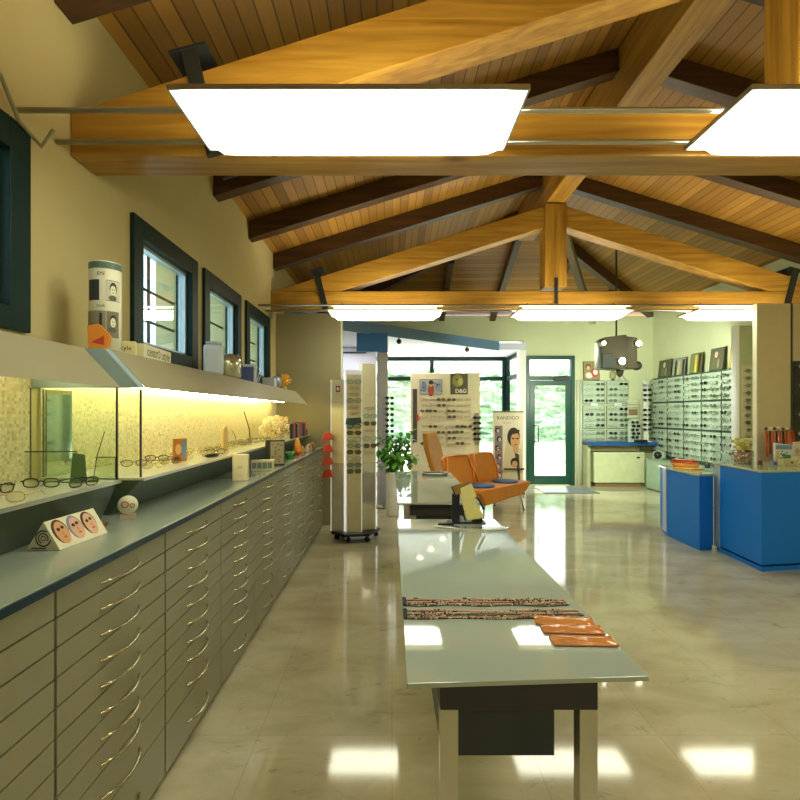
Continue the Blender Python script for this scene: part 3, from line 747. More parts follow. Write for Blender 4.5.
for i in range(14): g.ell(-.03+.09*rnd.random(), .03+.15*rnd.random(), .008, .006, plain((176, 96, 84) if i % 2 else (90, 84, 70), .5), 2)
g.build('print', b)
tag(MB().lathe([(.02, 0), (.04, .03), (.05, .06), (.047, .06), (.03, .02)], plain((50, 150, 60), .4), 14, sy=1.8).build('green_bowl', loc=(-.99, 5.12, ZT)), 'small bright green bowl on the worktop', 'bowl')
b = thing('orange_figure', 'orange and yellow upright ornament on the worktop by the green bowl', 'ornament', (-.985, 5.55, ZT))
MB().lathe([(.04, 0), (.05, .03), (.035, .1), (.02, .15), (.001, .18)], plain((222, 150, 40), .45), 12, sy=1.6).build('body', b)
MB().ball((.03, -.09, .03), .03, plain((200, 90, 50), .5)).build('berry', b)
for i in range(7):
    tag(MB().lathe([(.022, 0), (.026, .02), (.02, .05), (.008, .07)], plain([(206, 150, 90), (226, 220, 200), (120, 70, 40)][i % 3], .5), 10).build('small_jar', loc=(-.985+.03*(i % 2), 5.85+i*.12, ZT)),
        ['brown', 'white', 'dark brown'][i % 3]+' small jar near the partition end of the worktop, %s in the line' % ['first', 'second', 'third', 'fourth', 'fifth', 'sixth', 'last'][i], 'jar', 'small jars at the end of the worktop')
tag(MB().box(-.02, .02, -.02, .02, 0, .06, plain((50, 50, 52), .4)).tube([(0, 0, .06), (.03, -.05, .10)], .004, M_STEEL).build('desk_clip', loc=(-1.03, 4.86, ZT)), 'small dark clip holder before the green bowl', 'holder')

# ------------------------------------------------------------------ things on top of the hood
ZH = 1.7185
c = thing('poster_cylinder', 'tall round display column printed with black and white portraits on the hood', 'display column', (-1.275, 2.37, ZH))
b = MB(); rr = .066; n = 28; Hc = .395
def band(z0, z1, a0, a1, m, k=0):
    q = rr+.0006*k; N = max(2, int(abs(a1-a0)/12)); P = []
    for i in range(N+1):
        a = R(a0+(a1-a0)*i/N); P += [(q*math.cos(a), q*math.sin(a), z0), (q*math.cos(a), q*math.sin(a), z1)]
    b.raw(P, [(2*i, 2*i+2, 2*i+3, 2*i+1) for i in range(N)], m, True)
wm = plain((226, 224, 196), .45); bk = plain((44, 46, 40), .45); gr = plain((92, 120, 104), .4)
b.lathe([(.06, 0), (rr, .003), (rr, Hc-.003), (.06, Hc)], wm, n)
band(Hc-.035, Hc-.006, -170, 40, gr, 1); band(.22, .31, -130, -82, bk, 1); band(.22, .31, -60, -5, bk, 1)
def oval(ac, zc, da, dz, m, k, n_=14):
    q = rr+.0006*k
    P = [(q*math.cos(R(ac+da*math.cos(2*math.pi*t/n_))), q*math.sin(R(ac+da*math.cos(2*math.pi*t/n_))), zc+dz*math.sin(2*math.pi*t/n_)) for t in range(n_)]
    b.raw(P, [tuple(range(n_))], m)
def head(ac, zc, s_):
    oval(ac, zc+.006*s_, 13*s_, .026*s_, bk, 3); oval(ac-1, zc-.002*s_, 10*s_, .021*s_, wm, 4)
    for q in (-4.5, 3): oval(ac+q*s_, zc+.002*s_, 1.8*s_, .003*s_, bk, 5)
    oval(ac-1, zc-.012*s_, 3*s_, .0018*s_, bk, 5); b_ = plain((90, 88, 74), .45); oval(ac-2, zc-.034*s_, 15*s_, .012*s_, b_, 2.5)
band(.222, .308, -62, -5, plain((206, 204, 178), .45), 1.5); head(-34, .268, 1.05)
band(.05, .175, -150, -60, plain((150, 146, 120), .5), 1); band(.06, .165, -82, -72, bk, 2); band(.06, .175, -58, -10, plain((120, 116, 96), .5), 1); head(-34, .128, 1.)
b.build('printed_tube', c)
for i, (w_t, z_) in enumerate((('EYE', .335), ('look', .197))):
    text(w_t, .02, plain((70, 90, 70), .5), c, Matrix.Translation((rr*math.sin(R(12))+.003, -rr*math.cos(R(12))-.002, z_)) @ Matrix.Rotation(R(12), 4, 'Z') @ FRONT)
tag(MB().prism([(-.04, 0), (.03, 0), (.045, .06), (.0, .11), (-.045, .10)], 1, -.015, .015, plain((226, 140, 36), .45)).prism([(-.03, .03), (.02, .02), (.02, .06)], 1, -.017, -.0155, plain((190, 60, 40), .45)).build('orange_packet', loc=(-1.245, 2.27, ZH), rz=R(16), bevel=.003), 'crumpled orange and yellow packet leaning on the printed column', 'packet')
tag(MB().prism([(-.06, 0), (.06, 0), (.0, .17), (-.05, .17)], 1, 0, .004, plain((216, 214, 186), .5)).build('leaflet', loc=(-1.40, 2.72, ZH), rz=R(30)), 'pale leaflet leaning behind the printed column', 'leaflet')
bx = thing('lens_carton', 'long low white carton lettered centrostyle on the hood below the first window', 'carton', (-1.222, 2.79, ZH), R(95))
MB().box(-.20, .20, 0, .13, 0, .07, plain((226, 220, 176), .5)).build('carton', bx, bevel=.002)
text('centr', .068, plain((90, 84, 60), .5), bx, Matrix.Translation((-.09, -.001, .036)) @ FRONT); text('style', .068, plain((90, 84, 60), .5), bx, Matrix.Translation((.11, -.001, .036)) @ FRONT, shear=.3)
text('O', .055, plain((90, 84, 60), .5), bx, Matrix.Translation((.005, -.001, .034)) @ FRONT)
bx = thing('lens_carton', 'short cream carton lettered style beside the printed column', 'carton', (-1.24, 2.475, ZH), R(20))
MB().box(-.045, .045, 0, .07, 0, .066, plain((216, 206, 150), .5)).build('carton', bx, bevel=.002); text('style', .03, plain((60, 56, 40), .5), bx, Matrix.Translation((0, -.001, .033)) @ FRONT)
# boxes further along
b = thing('plastic_canister', 'pale blue-white rounded plastic canister on the hood by the second window', 'canister', (-1.265, 3.78, ZH), R(10))
MB().box(-.065, .065, -.05, .05, 0, .215, plain((206, 216, 222), .35)).build('body', b, bevel=.02); MB().box(-.05, .05, -.04, .04, .2155, .235, plain((180, 190, 200), .4)).build('lid', b, bevel=.006)
b = thing('clear_bag', 'crumpled clear bag with beige stuff between the canister and the blue packs', 'bag', (-1.285, 4.22, ZH))
mb = MB(); vs = []; n = 12
MB().lathe([(.06, 0), (.09, .02), (.085, .09), (.095, .14), (.07, .18), (.02, .20)], plain((196, 190, 160), .15, .5, .3, scale=20.), 14, sy=1.5).build('film', b)
MB().tube([(.05, -.12, .12), (.07, -.02, .19), (.05, .1, .18), (.06, .16, .1)], .006, plain((110, 96, 60), .4)).build('tie', b)
for i, (yy, c_, h_) in enumerate(((4.62, (50, 80, 150), .13), (4.72, (224, 226, 230), .16), (4.82, (44, 60, 110), .11), (4.92, (60, 90, 160), .09))):
    tag(MB().box(-.05, .05, -.035, .035, 0, h_, plain(c_, .35)).tube([(.052, -.03, .01), (.054, .03, h_-.01)], .006, plain((226, 226, 226), .4)).build('packet', loc=(-1.25-.008*i, yy, ZH), rz=R(12-9*i), bevel=.004),
        '%s packet, %s of four beside the clear bag on the hood' % (['blue', 'tall white', 'navy', 'small blue'][i], ['first', 'second', 'third', 'last'][i]), 'packet', 'blue and white packets on the hood')
tag(MB().box(-.06, .06, -.11, .11, 0, .09, plain((206, 210, 214), .4)).box(-.061, -.05, -.1, .1, .02, .07, plain((120, 140, 160), .4)).build('white_carton', loc=(-1.262, 5.5, ZH), rz=R(6), bevel=.004), 'low white carton farther along the hood before the yellow flower', 'carton')
tag(MB().ball((0, 0, .07), .07, plain((150, 160, 168), .3, .3), 10, 1, 1.3, 1).tube([(0, -.08, .07), (.04, 0, .15), (0, .1, .1)], .008, M_BLACK).build('grey_toy', loc=(-1.28, 5.86, ZH)), 'rounded grey and black ornament behind the yellow flower', 'ornament')
fy = thing('yellow_flower', 'spiky orange-yellow artificial flower at the far end of the hood', 'flower', (-1.27, 6.28, ZH))
b = MB(); yl = plain((232, 170, 40), .5)
for i in range(60):
    a = rnd.uniform(0, 6.28); e_ = rnd.uniform(-.9, 1.4); d_ = Vector((math.cos(a)*math.cos(e_), math.sin(a)*math.cos(e_), math.sin(e_)))
    b.tube([Vector((0, 0, .1))+d_*.01, Vector((0, 0, .1))+d_*.095], [.012, .003], yl, 4)
b.ball((0, 0, .1), .05, yl).build('petals', fy); MB().lathe([(.03, 0), (.035, .02), (.015, .05)], plain((180, 170, 120), .4), 12).build('base', fy)

# ------------------------------------------------------------------ display panels with rows of glasses
def small_glasses(rimm, lensm, w=.172, fill=True, th=.004):
    """one light mesh: front at -Y, short temples back to the panel (local Y 0 .. .05)"""
    m = MB(); s = w/.14
    for q in (-1, 1):
        m.tube([(a*s, 0, c*s) for a, b_, c in rim(q*.036, .028, .0195, 0, 10)], .0022, rimm, 4, True)
        if fill:
            p = rim(q*.036, .026, .018, 0, 10); m.raw([(a*s, .0005, c*s) for a, b_, c in p], [tuple(range(10))], lensm)
        m.tube([(q*.064*s, 0, .006), (q*.069*s, .01, .006), (q*.069*s, .048, .0)], .003, rimm, 4)
    m.tube([(-.009*s, 0, .005), (.009*s, 0, .005)], .0025, rimm, 4)
    return m.mesh('eyeglasses')
B_ = plain((30, 34, 30), .3); Br = plain((66, 58, 38), .35); Gy = plain((120, 132, 120), .3, .5); Gr = plain((90, 120, 80), .35)
clr = plain((186, 200, 178), .15)
SG = {'dark': small_glasses(plain((20, 22, 22), .3), M_SUNLENS), 'black': small_glasses(B_, plain((120, 132, 112), .1)), 'brown': small_glasses(Br, plain((96, 98, 76), .12)),
      'grey': small_glasses(Gy, clr), 'green': small_glasses(Gr, clr), 'pale': small_glasses(plain((170, 150, 120), .4), plain((206, 190, 154), .3), .11)}
CN = {'dark': 'dark sunglasses', 'black': 'black rimmed glasses', 'brown': 'brown rimmed glasses', 'grey': 'thin grey glasses', 'green': 'greenish rimmed glasses', 'pale': 'tiny pale glasses'}
def sg(kind, loc, rz, where, group, tilt=0.):
    o = bpy.data.objects.new('sunglasses' if kind == 'dark' else 'eyeglasses', SG[kind]); COL.objects.link(o); o.location = loc; o.rotation_euler = (tilt, 0, rz)
    return tag(o, '%s %s' % (CN[kind], where), 'glasses', group)
rg = random.Random(11)
def panel(name, w, h, org, rz, label, rows, cols, kinds_, where, group, mat=None, z0=None, dz=None, frame=True, front=.05):
    """display board: local X along the board, facing -Y; org = lower left front corner"""
    r = thing('eyewear_board', label, 'display board', org, rz)
    MB().box(.008, w-.008, 0, .018, .008, h-.008, mat or M_PANEL).build('board', r)
    if frame:
        b = MB(); b.box(0, .0075, -.004, .02, 0, h, M_PANELGAP).box(w-.0075, w, -.004, .02, 0, h, M_PANELGAP).box(.0075, w-.0075, -.004, .02, 0, .0075, M_PANELGAP).box(.0075, w-.0075, -.004, .02, h-.0075, h, M_PANELGAP)
        b.build('frame', r)
    ca, sa = math.cos(rz), math.sin(rz)
    dz = dz or h/(rows+.3); dx = w/cols
    rowname = ['top', 'second', 'third', 'fourth', 'fifth', 'sixth']
    for i in range(rows):
        for j in range(cols):
            x = dx*(j+.5)+rg.uniform(-.008, .008); z = h-dz*(i+.65)+rg.uniform(-.004, .004)
            k = kinds_[rg.randrange(len(kinds_))]; y = -front+.0005
            sg(k, (org[0]+x*ca-y*sa, org[1]+x*sa+y*ca, org[2]+z), rz+rg.uniform(-.12, .12), '%s in the %s row, %s' % ({2: ['left', 'right'], 3: ['left', 'middle', 'right']}[cols][j], rowname[i], where), group)
    return r
# back wall panels (two columns, three tiers)
cols_x = [(3.83, 4.275, 'left'), (4.31, 4.745, 'right')]; tiers = [(1.63, 2.10, 4, 'upper'), (1.14, 1.60, 4, 'middle'), (.905, 1.11, 2, 'lower')]
for x0, x1, cname in cols_x:
    for z0, z1, rws, tn in tiers:
        panel('p', x1-x0, z1-z0, (x0, YB-.0205, z0), 0, 'pale green board of glasses on the back wall, %s column, %s tier' % (cname, tn), rws, 2,
              ['black', 'dark', 'grey', 'green', 'brown', 'dark'], '%s board of the %s column, back wall' % (tn, cname), 'glasses on the %s %s back wall board' % (tn, cname))
for x0, cname in ((3.99, 'left'), (4.47, 'right')):
    tag(MB().box(0, .13, -.012, -.0005, -.0, .05, M_WHITE).poly([(.02, .01), (.11, .03), (.11, .036), (.02, .018)], B_, 1, -.012).build('shelf_label', loc=(x0, YB-.0245, 1.59)), 'small white label with dark stroke between the %s back wall boards' % cname, 'label')
# right wall panels
ysb = [10.56, 9.98, 9.42, 8.88, 8.34, 7.86]; zt = [(1.66, 2.11, 4, 'upper'), (1.17, 1.64, 4, 'middle'), (.64, 1.15, 4, 'lower')]
num = ['first column from the room corner', 'second column from the room corner', 'third column from the room corner', 'fourth column from the room corner', 'column nearest the cream partition']
num2 = ['the corner', 'the second', 'the third', 'the fourth', 'the nearest']
tag(MB().box(5.175, XR-.001, 7.84, 10.58, .62, 2.13, M_PANELGAP).build('display_backing'), 'dark green backing behind the eyewear boards on the right wall', 'backing board')
for i in range(5):
    for z0, z1, rws, tn in zt:
        w = ysb[i]-ysb[i+1]-.012
        kk = ['black', 'green', 'dark', 'green'] if i < 2 else ['black', 'dark', 'black', 'brown', 'grey']
        if tn == 'lower': kk = ['dark', 'dark', 'black']
        mat = plain((70, 104, 92), .2, .3) if (i == 3 and tn == 'lower') else (plain((156, 184, 154), .4) if i < 1 else M_PANEL)
        panel('p', w, z1-z0, (5.155, ysb[i]-.006, z0), R(-90), 'pale board of glasses on the right wall, %s, %s tier' % (num[i], tn), rws, 2, kk, '%s board of %s column, right wall' % (tn, num2[i]), 'glasses on the %s right wall board of the %s column' % (tn, num2[i]))

# framed pictures on top of the panels
def picture(loc, rz, w, h, label, kind, tilt=R(-6), depth=.012):
    r = thing('poster', label, 'poster', loc, rot=(tilt, 0, rz)); b = MB()
    b.box(-w/2, w/2, 0, depth, 0, h, plain((60, 62, 40), .4))
    b.rect(-w/2+.008, .008, w/2-.008, h-.008, plain({0: (150, 130, 90), 1: (70, 72, 44), 2: (150, 160, 150), 3: (122, 124, 70), 4: (96, 92, 70), 5: (190, 170, 60), 6: (176, 180, 170), 7: (84, 78, 34)}[kind], .4), 1)
    sk = plain((214, 178, 130), .5); hr = plain((50, 36, 22), .5); wt = plain((220, 216, 200), .5); yl = plain((214, 196, 60), .5); rd = plain((170, 70, 50), .5)
    if kind == 0: b.ell(-.06, h*.72, .05, .05, hr, 2); b.ell(-.06, h*.66, .035, .045, sk, 3); b.ell(.07, h*.4, .08, .09, rd, 2); b.ell(.08, h*.42, .05, .06, wt, 3); b.ell(-.05, h*.25, .07, .06, wt, 2)
    if kind in (1, 4): b.ell(-.02, h*.7, .04, .05, wt, 2); b.ell(.0, h*.72, .03, .035, sk, 3); b.ell(-.06, h*.3, .05, .1, plain((110, 110, 60), .5), 2); b.ell(.05, h*.3, .03, .08, plain((150, 150, 130), .5), 3)
    if kind == 2: b.rect(-w*.3, .01, -w*.15, h*.9, hr, 2); b.rect(-.02, .01, .03, h*.6, yl, 2); b.ell(.01, h*.72, .03, .04, sk, 2); b.rect(w*.25, .01, w*.45, h*.9, hr, 2)
    if kind == 3: b.rect(-.03, .01, .03, h*.9, yl, 2); b.ell(0, h*.72, .03, .035, sk, 3); b.rect(w*.2, .01, w*.42, h*.95, hr, 2)
    if kind == 5: b.rect(-.02, .01, .03, h*.6, rd, 2); b.ell(0, h*.75, .03, .04, sk, 2)
    if kind == 6:   # singer-like colourful group picture on the cream wall
        b.ell(-.13, h*.5, .05, .10, plain((120, 140, 170), .5), 2); b.ell(.14, h*.5, .06, .10, plain((150, 160, 180), .5), 2); b.ell(0, h*.3, .06, .12, rd, 2); b.ell(0, h*.66, .035, .05, sk, 3); b.ell(0, h*.8, .045, .04, hr, 4)
        for k in range(10): b.ell(rg.uniform(-.2, .2), rg.uniform(.04, h-.05), .015, .012, plain((80, 60, 60), .5), 4)
    if kind == 7: b.ell(-.03, h*.66, .10, .12, plain((140, 136, 60), .5), 2); b.ell(.02, h*.6, .05, .07, plain((190, 184, 100), .5), 3); b.ell(-.04, h*.7, .02, .015, hr, 4)
    b.build('picture', r, bevel=0)
    if kind == 7: text('D&G', .10, wt, r, Matrix.Translation((.03, -.003, .06)) @ FRONT, bold=.004)
    if kind == 0: pass
    return r
picture((3.99, YB-.075, 2.107), 0, .32, .38, 'poster with red and white figures on top of the back wall boards', 0)
tag(MB().ball((0, 0, .1), .07, plain((150, 150, 100), .5), 10, 1, .6, 1.3).tube([(0, 0, 0), (0, 0, .05)], .03, M_DARK).build('ornament', loc=(4.42, YB-.06, 2.105)), 'small grey-brown ornament on top of the right column of back wall boards', 'ornament')
tag(MB().tube([(-.08, 0, 0), (0, 0, .13), (.05, 0, .02), (.09, 0, 0)], .012, plain((150, 170, 150), .4)).ball((0, 0, .15), .025, Gy).build('figurine', loc=(4.6, YB-.06, 2.115)), 'thin pale figurine on top of the back wall boards beside the ornament', 'figurine')
for y, w, h, k, l in ((10.12, .46, .33, 1, 'dark olive poster nearest the corner on top of the right wall boards'), (9.62, .44, .31, 2, 'poster with yellow figure and dark stripes, second from the corner above the right wall'),
                      (9.08, .36, .34, 3, 'dark and yellow poster in the middle above the right wall boards'), (8.5, .36, .36, 4, 'grey-brown poster of a person above the fourth column of the right wall boards'), (8.04, .26, .34, 5, 'narrow yellow poster beside the white tower edge above the right wall boards')):
    picture((5.16, y, 2.131), R(-90), w, h, l, k)

# blue wall shelf and white box under it, low cabinet in the corner
s_ = thing('wall_shelf', 'blue-edged shelf under the back wall boards with a recessed cream panel', 'shelf', (3.82, YB, .82))
MB().box(0, 1.42, -.40, -.001, 0, .065, plain((28, 84, 150), .35)).build('top', s_, bevel=.004)
MB().box(0, .06, -.30, -.001, -.82, -.001, plain((176, 180, 140), .5)).box(.06, 1.05, -.22, -.001, -.12, -.001, plain((150, 140, 96), .6)).build('support', s_)
b = thing('low_cupboard', 'cream-green low cupboard standing below the blue wall shelf', 'cupboard', (3.96, YB, 0))
MB().box(0, 1.0, -.26, -.001, .08, .68, plain((206, 214, 168), .5)).build('front', b, bevel=.01)
MB().box(.04, .96, -.22, -.002, 0, .0795, plain((134, 112, 78), .6)).build('plinth', b); MB().box(.84, .90, -.272, -.262, .56, .59, M_DARK).build('latch', b)
b = thing('corner_cabinet', 'low pale green cabinet along the right wall in the corner', 'cabinet', (5.0, 9.1, 0))
MB().box(-.11, .17, -1.1, 1.15, .02, .56, plain((168, 196, 172), .4)).build('body', b, bevel=.006)
MB().box(-.13, .17, -1.12, 1.17, .561, .585, plain((150, 176, 150), .3)).build('top', b, bevel=.003); MB().box(-.09, .16, -1.08, 1.13, 0, .0195, M_DARK).build('plinth', b)
c = thing('magnifier_hood', 'black and pale domed device on the corner cabinet below the blue shelf', 'device', (4.985, 9.95, .5855))
MB().lathe([(.11, 0), (.12, .06), (.09, .14), (.001, .17)], plain((176, 190, 160), .3), 16).build('shell', c); MB().ball((-.05, -.06, .08), .075, M_BLACK, 12).build('opening', c)
for (y, c_, nm) in ((9.3, (220, 220, 200), 'white'), (8.85, (170, 40, 40), 'dark red'), (8.4, (40, 40, 40), 'black')):
    tag(MB().lathe([(.035, 0), (.04, .02), (.03, .07), (.001, .09)], plain(c_, .4), 12).build('small_pot', loc=(4.97, y, .5855)), '%s small pot on the low corner cabinet in front of the lower boards' % nm, 'pot', 'pots on the corner cabinet')
# corner towers on the shelf
t = thing('eyewear_tower', 'slim white tower of dark sunglasses on the blue shelf in the corner', 'display tower', (4.96, 10.42, .8855))
MB().box(-.05, .05, -.03, .03, .012, 1.2, plain((206, 216, 200), .35)).build('column', t, bevel=.01); MB().box(-.09, .09, -.08, .08, 0, .0115, M_WHITE).build('base', t)
for i in range(9):
    sg('dark', (4.955, 10.34, 1.99-i*.095-(.1 if i > 3 else 0)), R(-20+8*(i % 3)), 'on the slim white tower, %s from the top' % ['first', 'second', 'third', 'fourth', 'fifth', 'sixth', 'seventh', 'eighth', 'lowest'][i], 'sunglasses on the slim white corner tower')
t = thing('counter_display', 'low pale round-topped board of dark sunglasses on the blue shelf', 'display stand', (4.735, 10.42, .8855))
pts = [(-.12, 0), (.12, 0), (.12, .38), (.08, .44), (0, .46), (-.08, .44), (-.12, .38)]
MB().prism(pts, 1, 0, .02, M_PANEL).build('board', t)
MB().box(-.12, .10, .03, .035, .46, .84, plain((180, 186, 150), .4)).rect(-.10, .52, .08, .64, plain((120, 100, 70), .5), 1, .03).rect(-.12, .66, .1, .67, M_DARK, 1, .03).rect(-.12, .72, .1, .73, M_DARK, 1, .03).build('wire_card', t)
for i in range(5):
    sg('dark', (4.73+.02*(i % 2), 10.37, 1.27-i*.073), R(6-9*(i % 2)), 'on the round-topped board on the blue shelf, %s from the top' % ['first', 'second', 'third', 'fourth', 'lowest'][i], 'sunglasses on the round-topped board')
tag(MB().box(-.12, .12, -.04, .04, 0, .05, M_BLACK).build('spectacle_case', loc=(4.80, 10.28, .8855), bevel=.015), 'black spectacle case lying on the blue wall shelf', 'case')

# display tower with the white edge, and the partition
t = thing('display_tower', 'tall green-grey display tower with white left edge beside the right wall', 'display tower', (5.09, 7.62, 0))
MB().box(-.13, .125, 0, .1, .0, 2.70, plain((170, 178, 140), .5)).build('panel', t); MB().box(-.17, -.1305, -.01, .11, 0, 2.70, M_WHITE).build('edge_post', t, label='white edge post')
MB().box(-.11, .12, -.012, -.001, .7, 2.13, plain((196, 190, 150), .4)).build('rack_board', t)
for i in range(12):
    sg(['brown', 'black', 'dark', 'dark'][rg.randrange(4)], (5.10, 7.558, 2.05-i*.105), R(rg.uniform(-12, 12)), 'on the tower with the white edge, %s row' % ['first', 'second', 'third', 'fourth', 'fifth', 'sixth', 'seventh', 'eighth', 'ninth', 'tenth', 'eleventh', 'twelfth'][i], 'glasses on the white-edged tower')
p = thing('room_partition', 'tall cream partition panel with pale edge behind the large blue counter', 'partition', (4.02, 5.86, 0))
MB().box(0.012, .362, 0, .06, 0, 2.655, plain((236, 220, 172), .55, var=.02)).build('panel', p); MB().box(-.012, .0115, -.005, .065, 0, 2.655, plain((236, 230, 196), .35)).build('edge', p)
p = thing('room_partition', 'second partition panel with a rack of glasses at the right edge of the picture', 'partition', (4.395, 5.86, 0))
MB().box(0.012, .84, 0.01, .06, 0, 2.655, plain((230, 214, 168), .55, var=.02)).build('panel', p); MB().box(-.008, .0115, .0, .065, 0, 2.655, plain((70, 84, 54), .35)).build('edge', p, label='dark green edge')
MB().box(.02, .22, -.012, .009, .95, 2.02, plain((84, 84, 74), .4)).build('rack_board', p)
for i in range(9):
    sg(['grey', 'brown', 'grey', 'black'][rg.randrange(4)], (4.50, 5.797, 1.96-i*.105), R(rg.uniform(-8, 8)), 'on the rack at the right edge of the picture, %s row' % ['first', 'second', 'third', 'fourth', 'fifth', 'sixth', 'seventh', 'eighth', 'ninth'][i], 'glasses on the right edge rack')

# ------------------------------------------------------------------ blue counters
BL = plain((28, 122, 222), .5, 0, .03, spec=.25, scale=2.); BLT = plain((120, 140, 140), .1, 0, .03)
def offset_poly(P, d):
    cx = sum(p[0] for p in P)/len(P); cy = sum(p[1] for p in P)/len(P)
    return [(p[0]+(d if p[0] > cx else -d), p[1]+(d if p[1] > cy else -d)) for p in P]
c = thing('blue_counter', 'large bright blue counter with glass top in front of the cream partition', 'counter', (3.37, 4.86, 0))
P = [(0, 0), (1.35, .24), (1.35, .80), (.055, .80), (.05, .70)]
MB().prism([(0, 0), (1.35, .24), (1.35, .70), (.05, .70)], 2, .06, .905, BL).build('body', c, bevel=.004)
MB().prism([(.051, .7005), (.5, .7005), (.5, .82), (.06, .82)], 2, .04, .905, plain((166, 184, 206), .4)).build('end_strip', c, label='light grey strip')
MB().prism([(.01, .015), (1.33, .25), (1.33, .78), (.065, .78)], 2, 0, .0395, BL).build('plinth', c)
MB().prism([(-.012, -.012), (1.36, .232), (1.36, .83), (.045, .83)], 2, .906, .93, plain((178, 190, 160), .08)).build('top', c, bevel=.003)
c = thing('blue_counter', 'small low blue counter with orange magazines on top beside the large one', 'counter', (3.23, 5.60, 0))
MB().prism([(0, 0), (.168, .035), (.18, .14), (.35, 1.0), (.09, 1.0), (.04, .82), (.01, .68)], 2, .05, .785, BL).build('body', c, bevel=.003)
MB().prism([(.0, .682), (.0085, .680), (.037, .817), (.028, .82)], 2, .05, .785, plain((166, 184, 206), .4)).build('end_strip', c, label='light grey strip')
MB().prism([(.01, .015), (.155, .045), (.17, .15), (.33, .98), (.10, .98), (.02, .68)], 2, 0, .0495, BL).build('plinth', c)
MB().prism([(-.012, -.012), (.17, .022), (.185, .12), (.365, 1.01), (.075, 1.01), (-.004, .68)], 2, .786, .81, plain((178, 190, 160), .08)).build('top', c, bevel=.003)
# things on the small counter
for i, (x, y, z, a, c_, nm) in enumerate(((3.36, 6.05, .811, 20, (240, 190, 70), 'yellow magazine lying lowest'), (3.40, 6.16, .829, 50, (222, 130, 50), 'orange magazine second from below'), (3.42, 6.22, .847, 5, (236, 206, 120), 'pale yellow magazine third from below'),
                                        (3.43, 6.26, .865, 35, (214, 84, 40), 'orange-red magazine fourth from below'), (3.45, 6.30, .883, 65, (190, 50, 36), 'red magazine lying on top of the pile'))):
    m_ = thing('magazine', nm+' on the small blue counter', 'magazine', (x, y, z), R(a), 'magazines on the small blue counter')
    b = MB().box(-.09, .09, -.12, .12, 0, .017, plain(c_, .35)); b.raw([(-.07, -.09, .0174), (.02, -.09, .0174), (.02, .06, .0174), (-.07, .06, .0174)], [(0, 1, 2, 3)], plain((240, 206, 130), .4)); b.build('cover', m_)
tag(MB().ball((0, 0, .032), .032, plain((160, 34, 40), .3), 12, 1.3).build('red_case', loc=(3.47, 6.5, .811)), 'small dark red rounded case at the far end of the small blue counter', 'case')
# things on the large counter
ZC = .9305
j = thing('candy_jar', 'clear jar of pink sweets with a yellow bunch on top on the large blue counter', 'jar', (3.60, 5.48, ZC))
b = MB()
for i in range(60): b.ball((rg.uniform(-.07, .07), rg.uniform(-.07, .07), .02+rg.uniform(0, .10)), .018, plain([(236, 170, 150), (240, 214, 190), (220, 130, 120)][i % 3], .3), 6)
b.build('sweets', j)
b = MB()
for i in range(50): b.ball((rg.uniform(-.07, .07), rg.uniform(-.05, .05), .19+rg.uniform(-.04, .06)), .02, plain([(226, 220, 110), (214, 206, 130), (200, 196, 150)][i % 3], .4), 6)
b.build('yellow_bunch', j); MB().lathe([(.095, 0), (.10, .01), (.10, .13), (.085, .14)], glassy((226, 232, 220), .14, .95), 20).build('glass', j)
h = thing('cord_rack', 'rack hung with orange and red spectacle cords at the back of the large blue counter', 'cord rack', (4.08, 5.62, ZC))
b = MB().tube([(0, 0, .0), (0, 0, .34)], .008, M_STEEL).tube([(-.15, 0, .33), (.15, 0, .33)], .008, M_STEEL).box(-.06, .06, -.04, .04, 0, .008, M_STEEL); b.build('rack_frame', h)
oc = [(206, 96, 40), (150, 50, 30), (220, 116, 50), (120, 40, 30), (214, 100, 60), (90, 60, 30), (210, 90, 40), (222, 120, 60), (190, 80, 40)]
for i, c_ in enumerate(oc):
    x = -.14+i*.035; m_ = MB()
    for q in (-.008, 0, .008): m_.tube([(x+q, -.012, .33), (x+q*1.4, -.022, .2), (x+q+(.02 if i > 6 else 0), -.02, .06+.03*(i % 3))], .005, plain(c_, .5), 5)
    m_.build('cord', h)
b = MB()
for i in range(7): b.ball((-.14+i*.045, -.005, .355), .017, plain((226, 214, 176) if i % 2 else (100, 90, 70), .4), 8)
b.build('knobs', h)
l = thing('leaflet_holder', 'leaflet holder with blue and green print standing before the orange cords', 'leaflet holder', (3.92, 5.33, ZC), R(-8))
b = MB().prism([(-.08, 0), (.08, 0), (.08, .2), (-.08, .22)], 1, 0, .03, plain((214, 222, 210), .4)); b.rect(-.075, .155, .075, .198, plain((110, 160, 190), .4), 1); b.ell(.03, .07, .045, .035, plain((90, 160, 110), .4), 1)
for k in range(9): b.ell(rg.uniform(-.03, .06), rg.uniform(.05, .14), .008, .007, plain((60, 70, 90), .5), 2)
b.rect(-.07, .02, -.045, .14, plain((226, 196, 130), .4), 1); b.build('leaflets', l)
for i, (x, y, w, d_, h_, c_, nm) in enumerate(((3.74, 5.22, .05, .04, .05, (140, 150, 150), 'small grey gadget'), (3.80, 5.30, .04, .04, .04, (70, 90, 120), 'small blue gadget'), (3.66, 5.30, .03, .03, .05, (120, 80, 60), 'small brown pot'))):
    tag(MB().box(-w/2, w/2, -d_/2, d_/2, 0, h_, plain(c_, .35)).box(-w/4, w/4, -d_/2-.003, -d_/2-.0005, h_*.3, h_*.7, M_DARK).build('small_box', loc=(x, y, ZC), bevel=.004), nm+' on the large blue counter between jar and leaflets', 'small box')
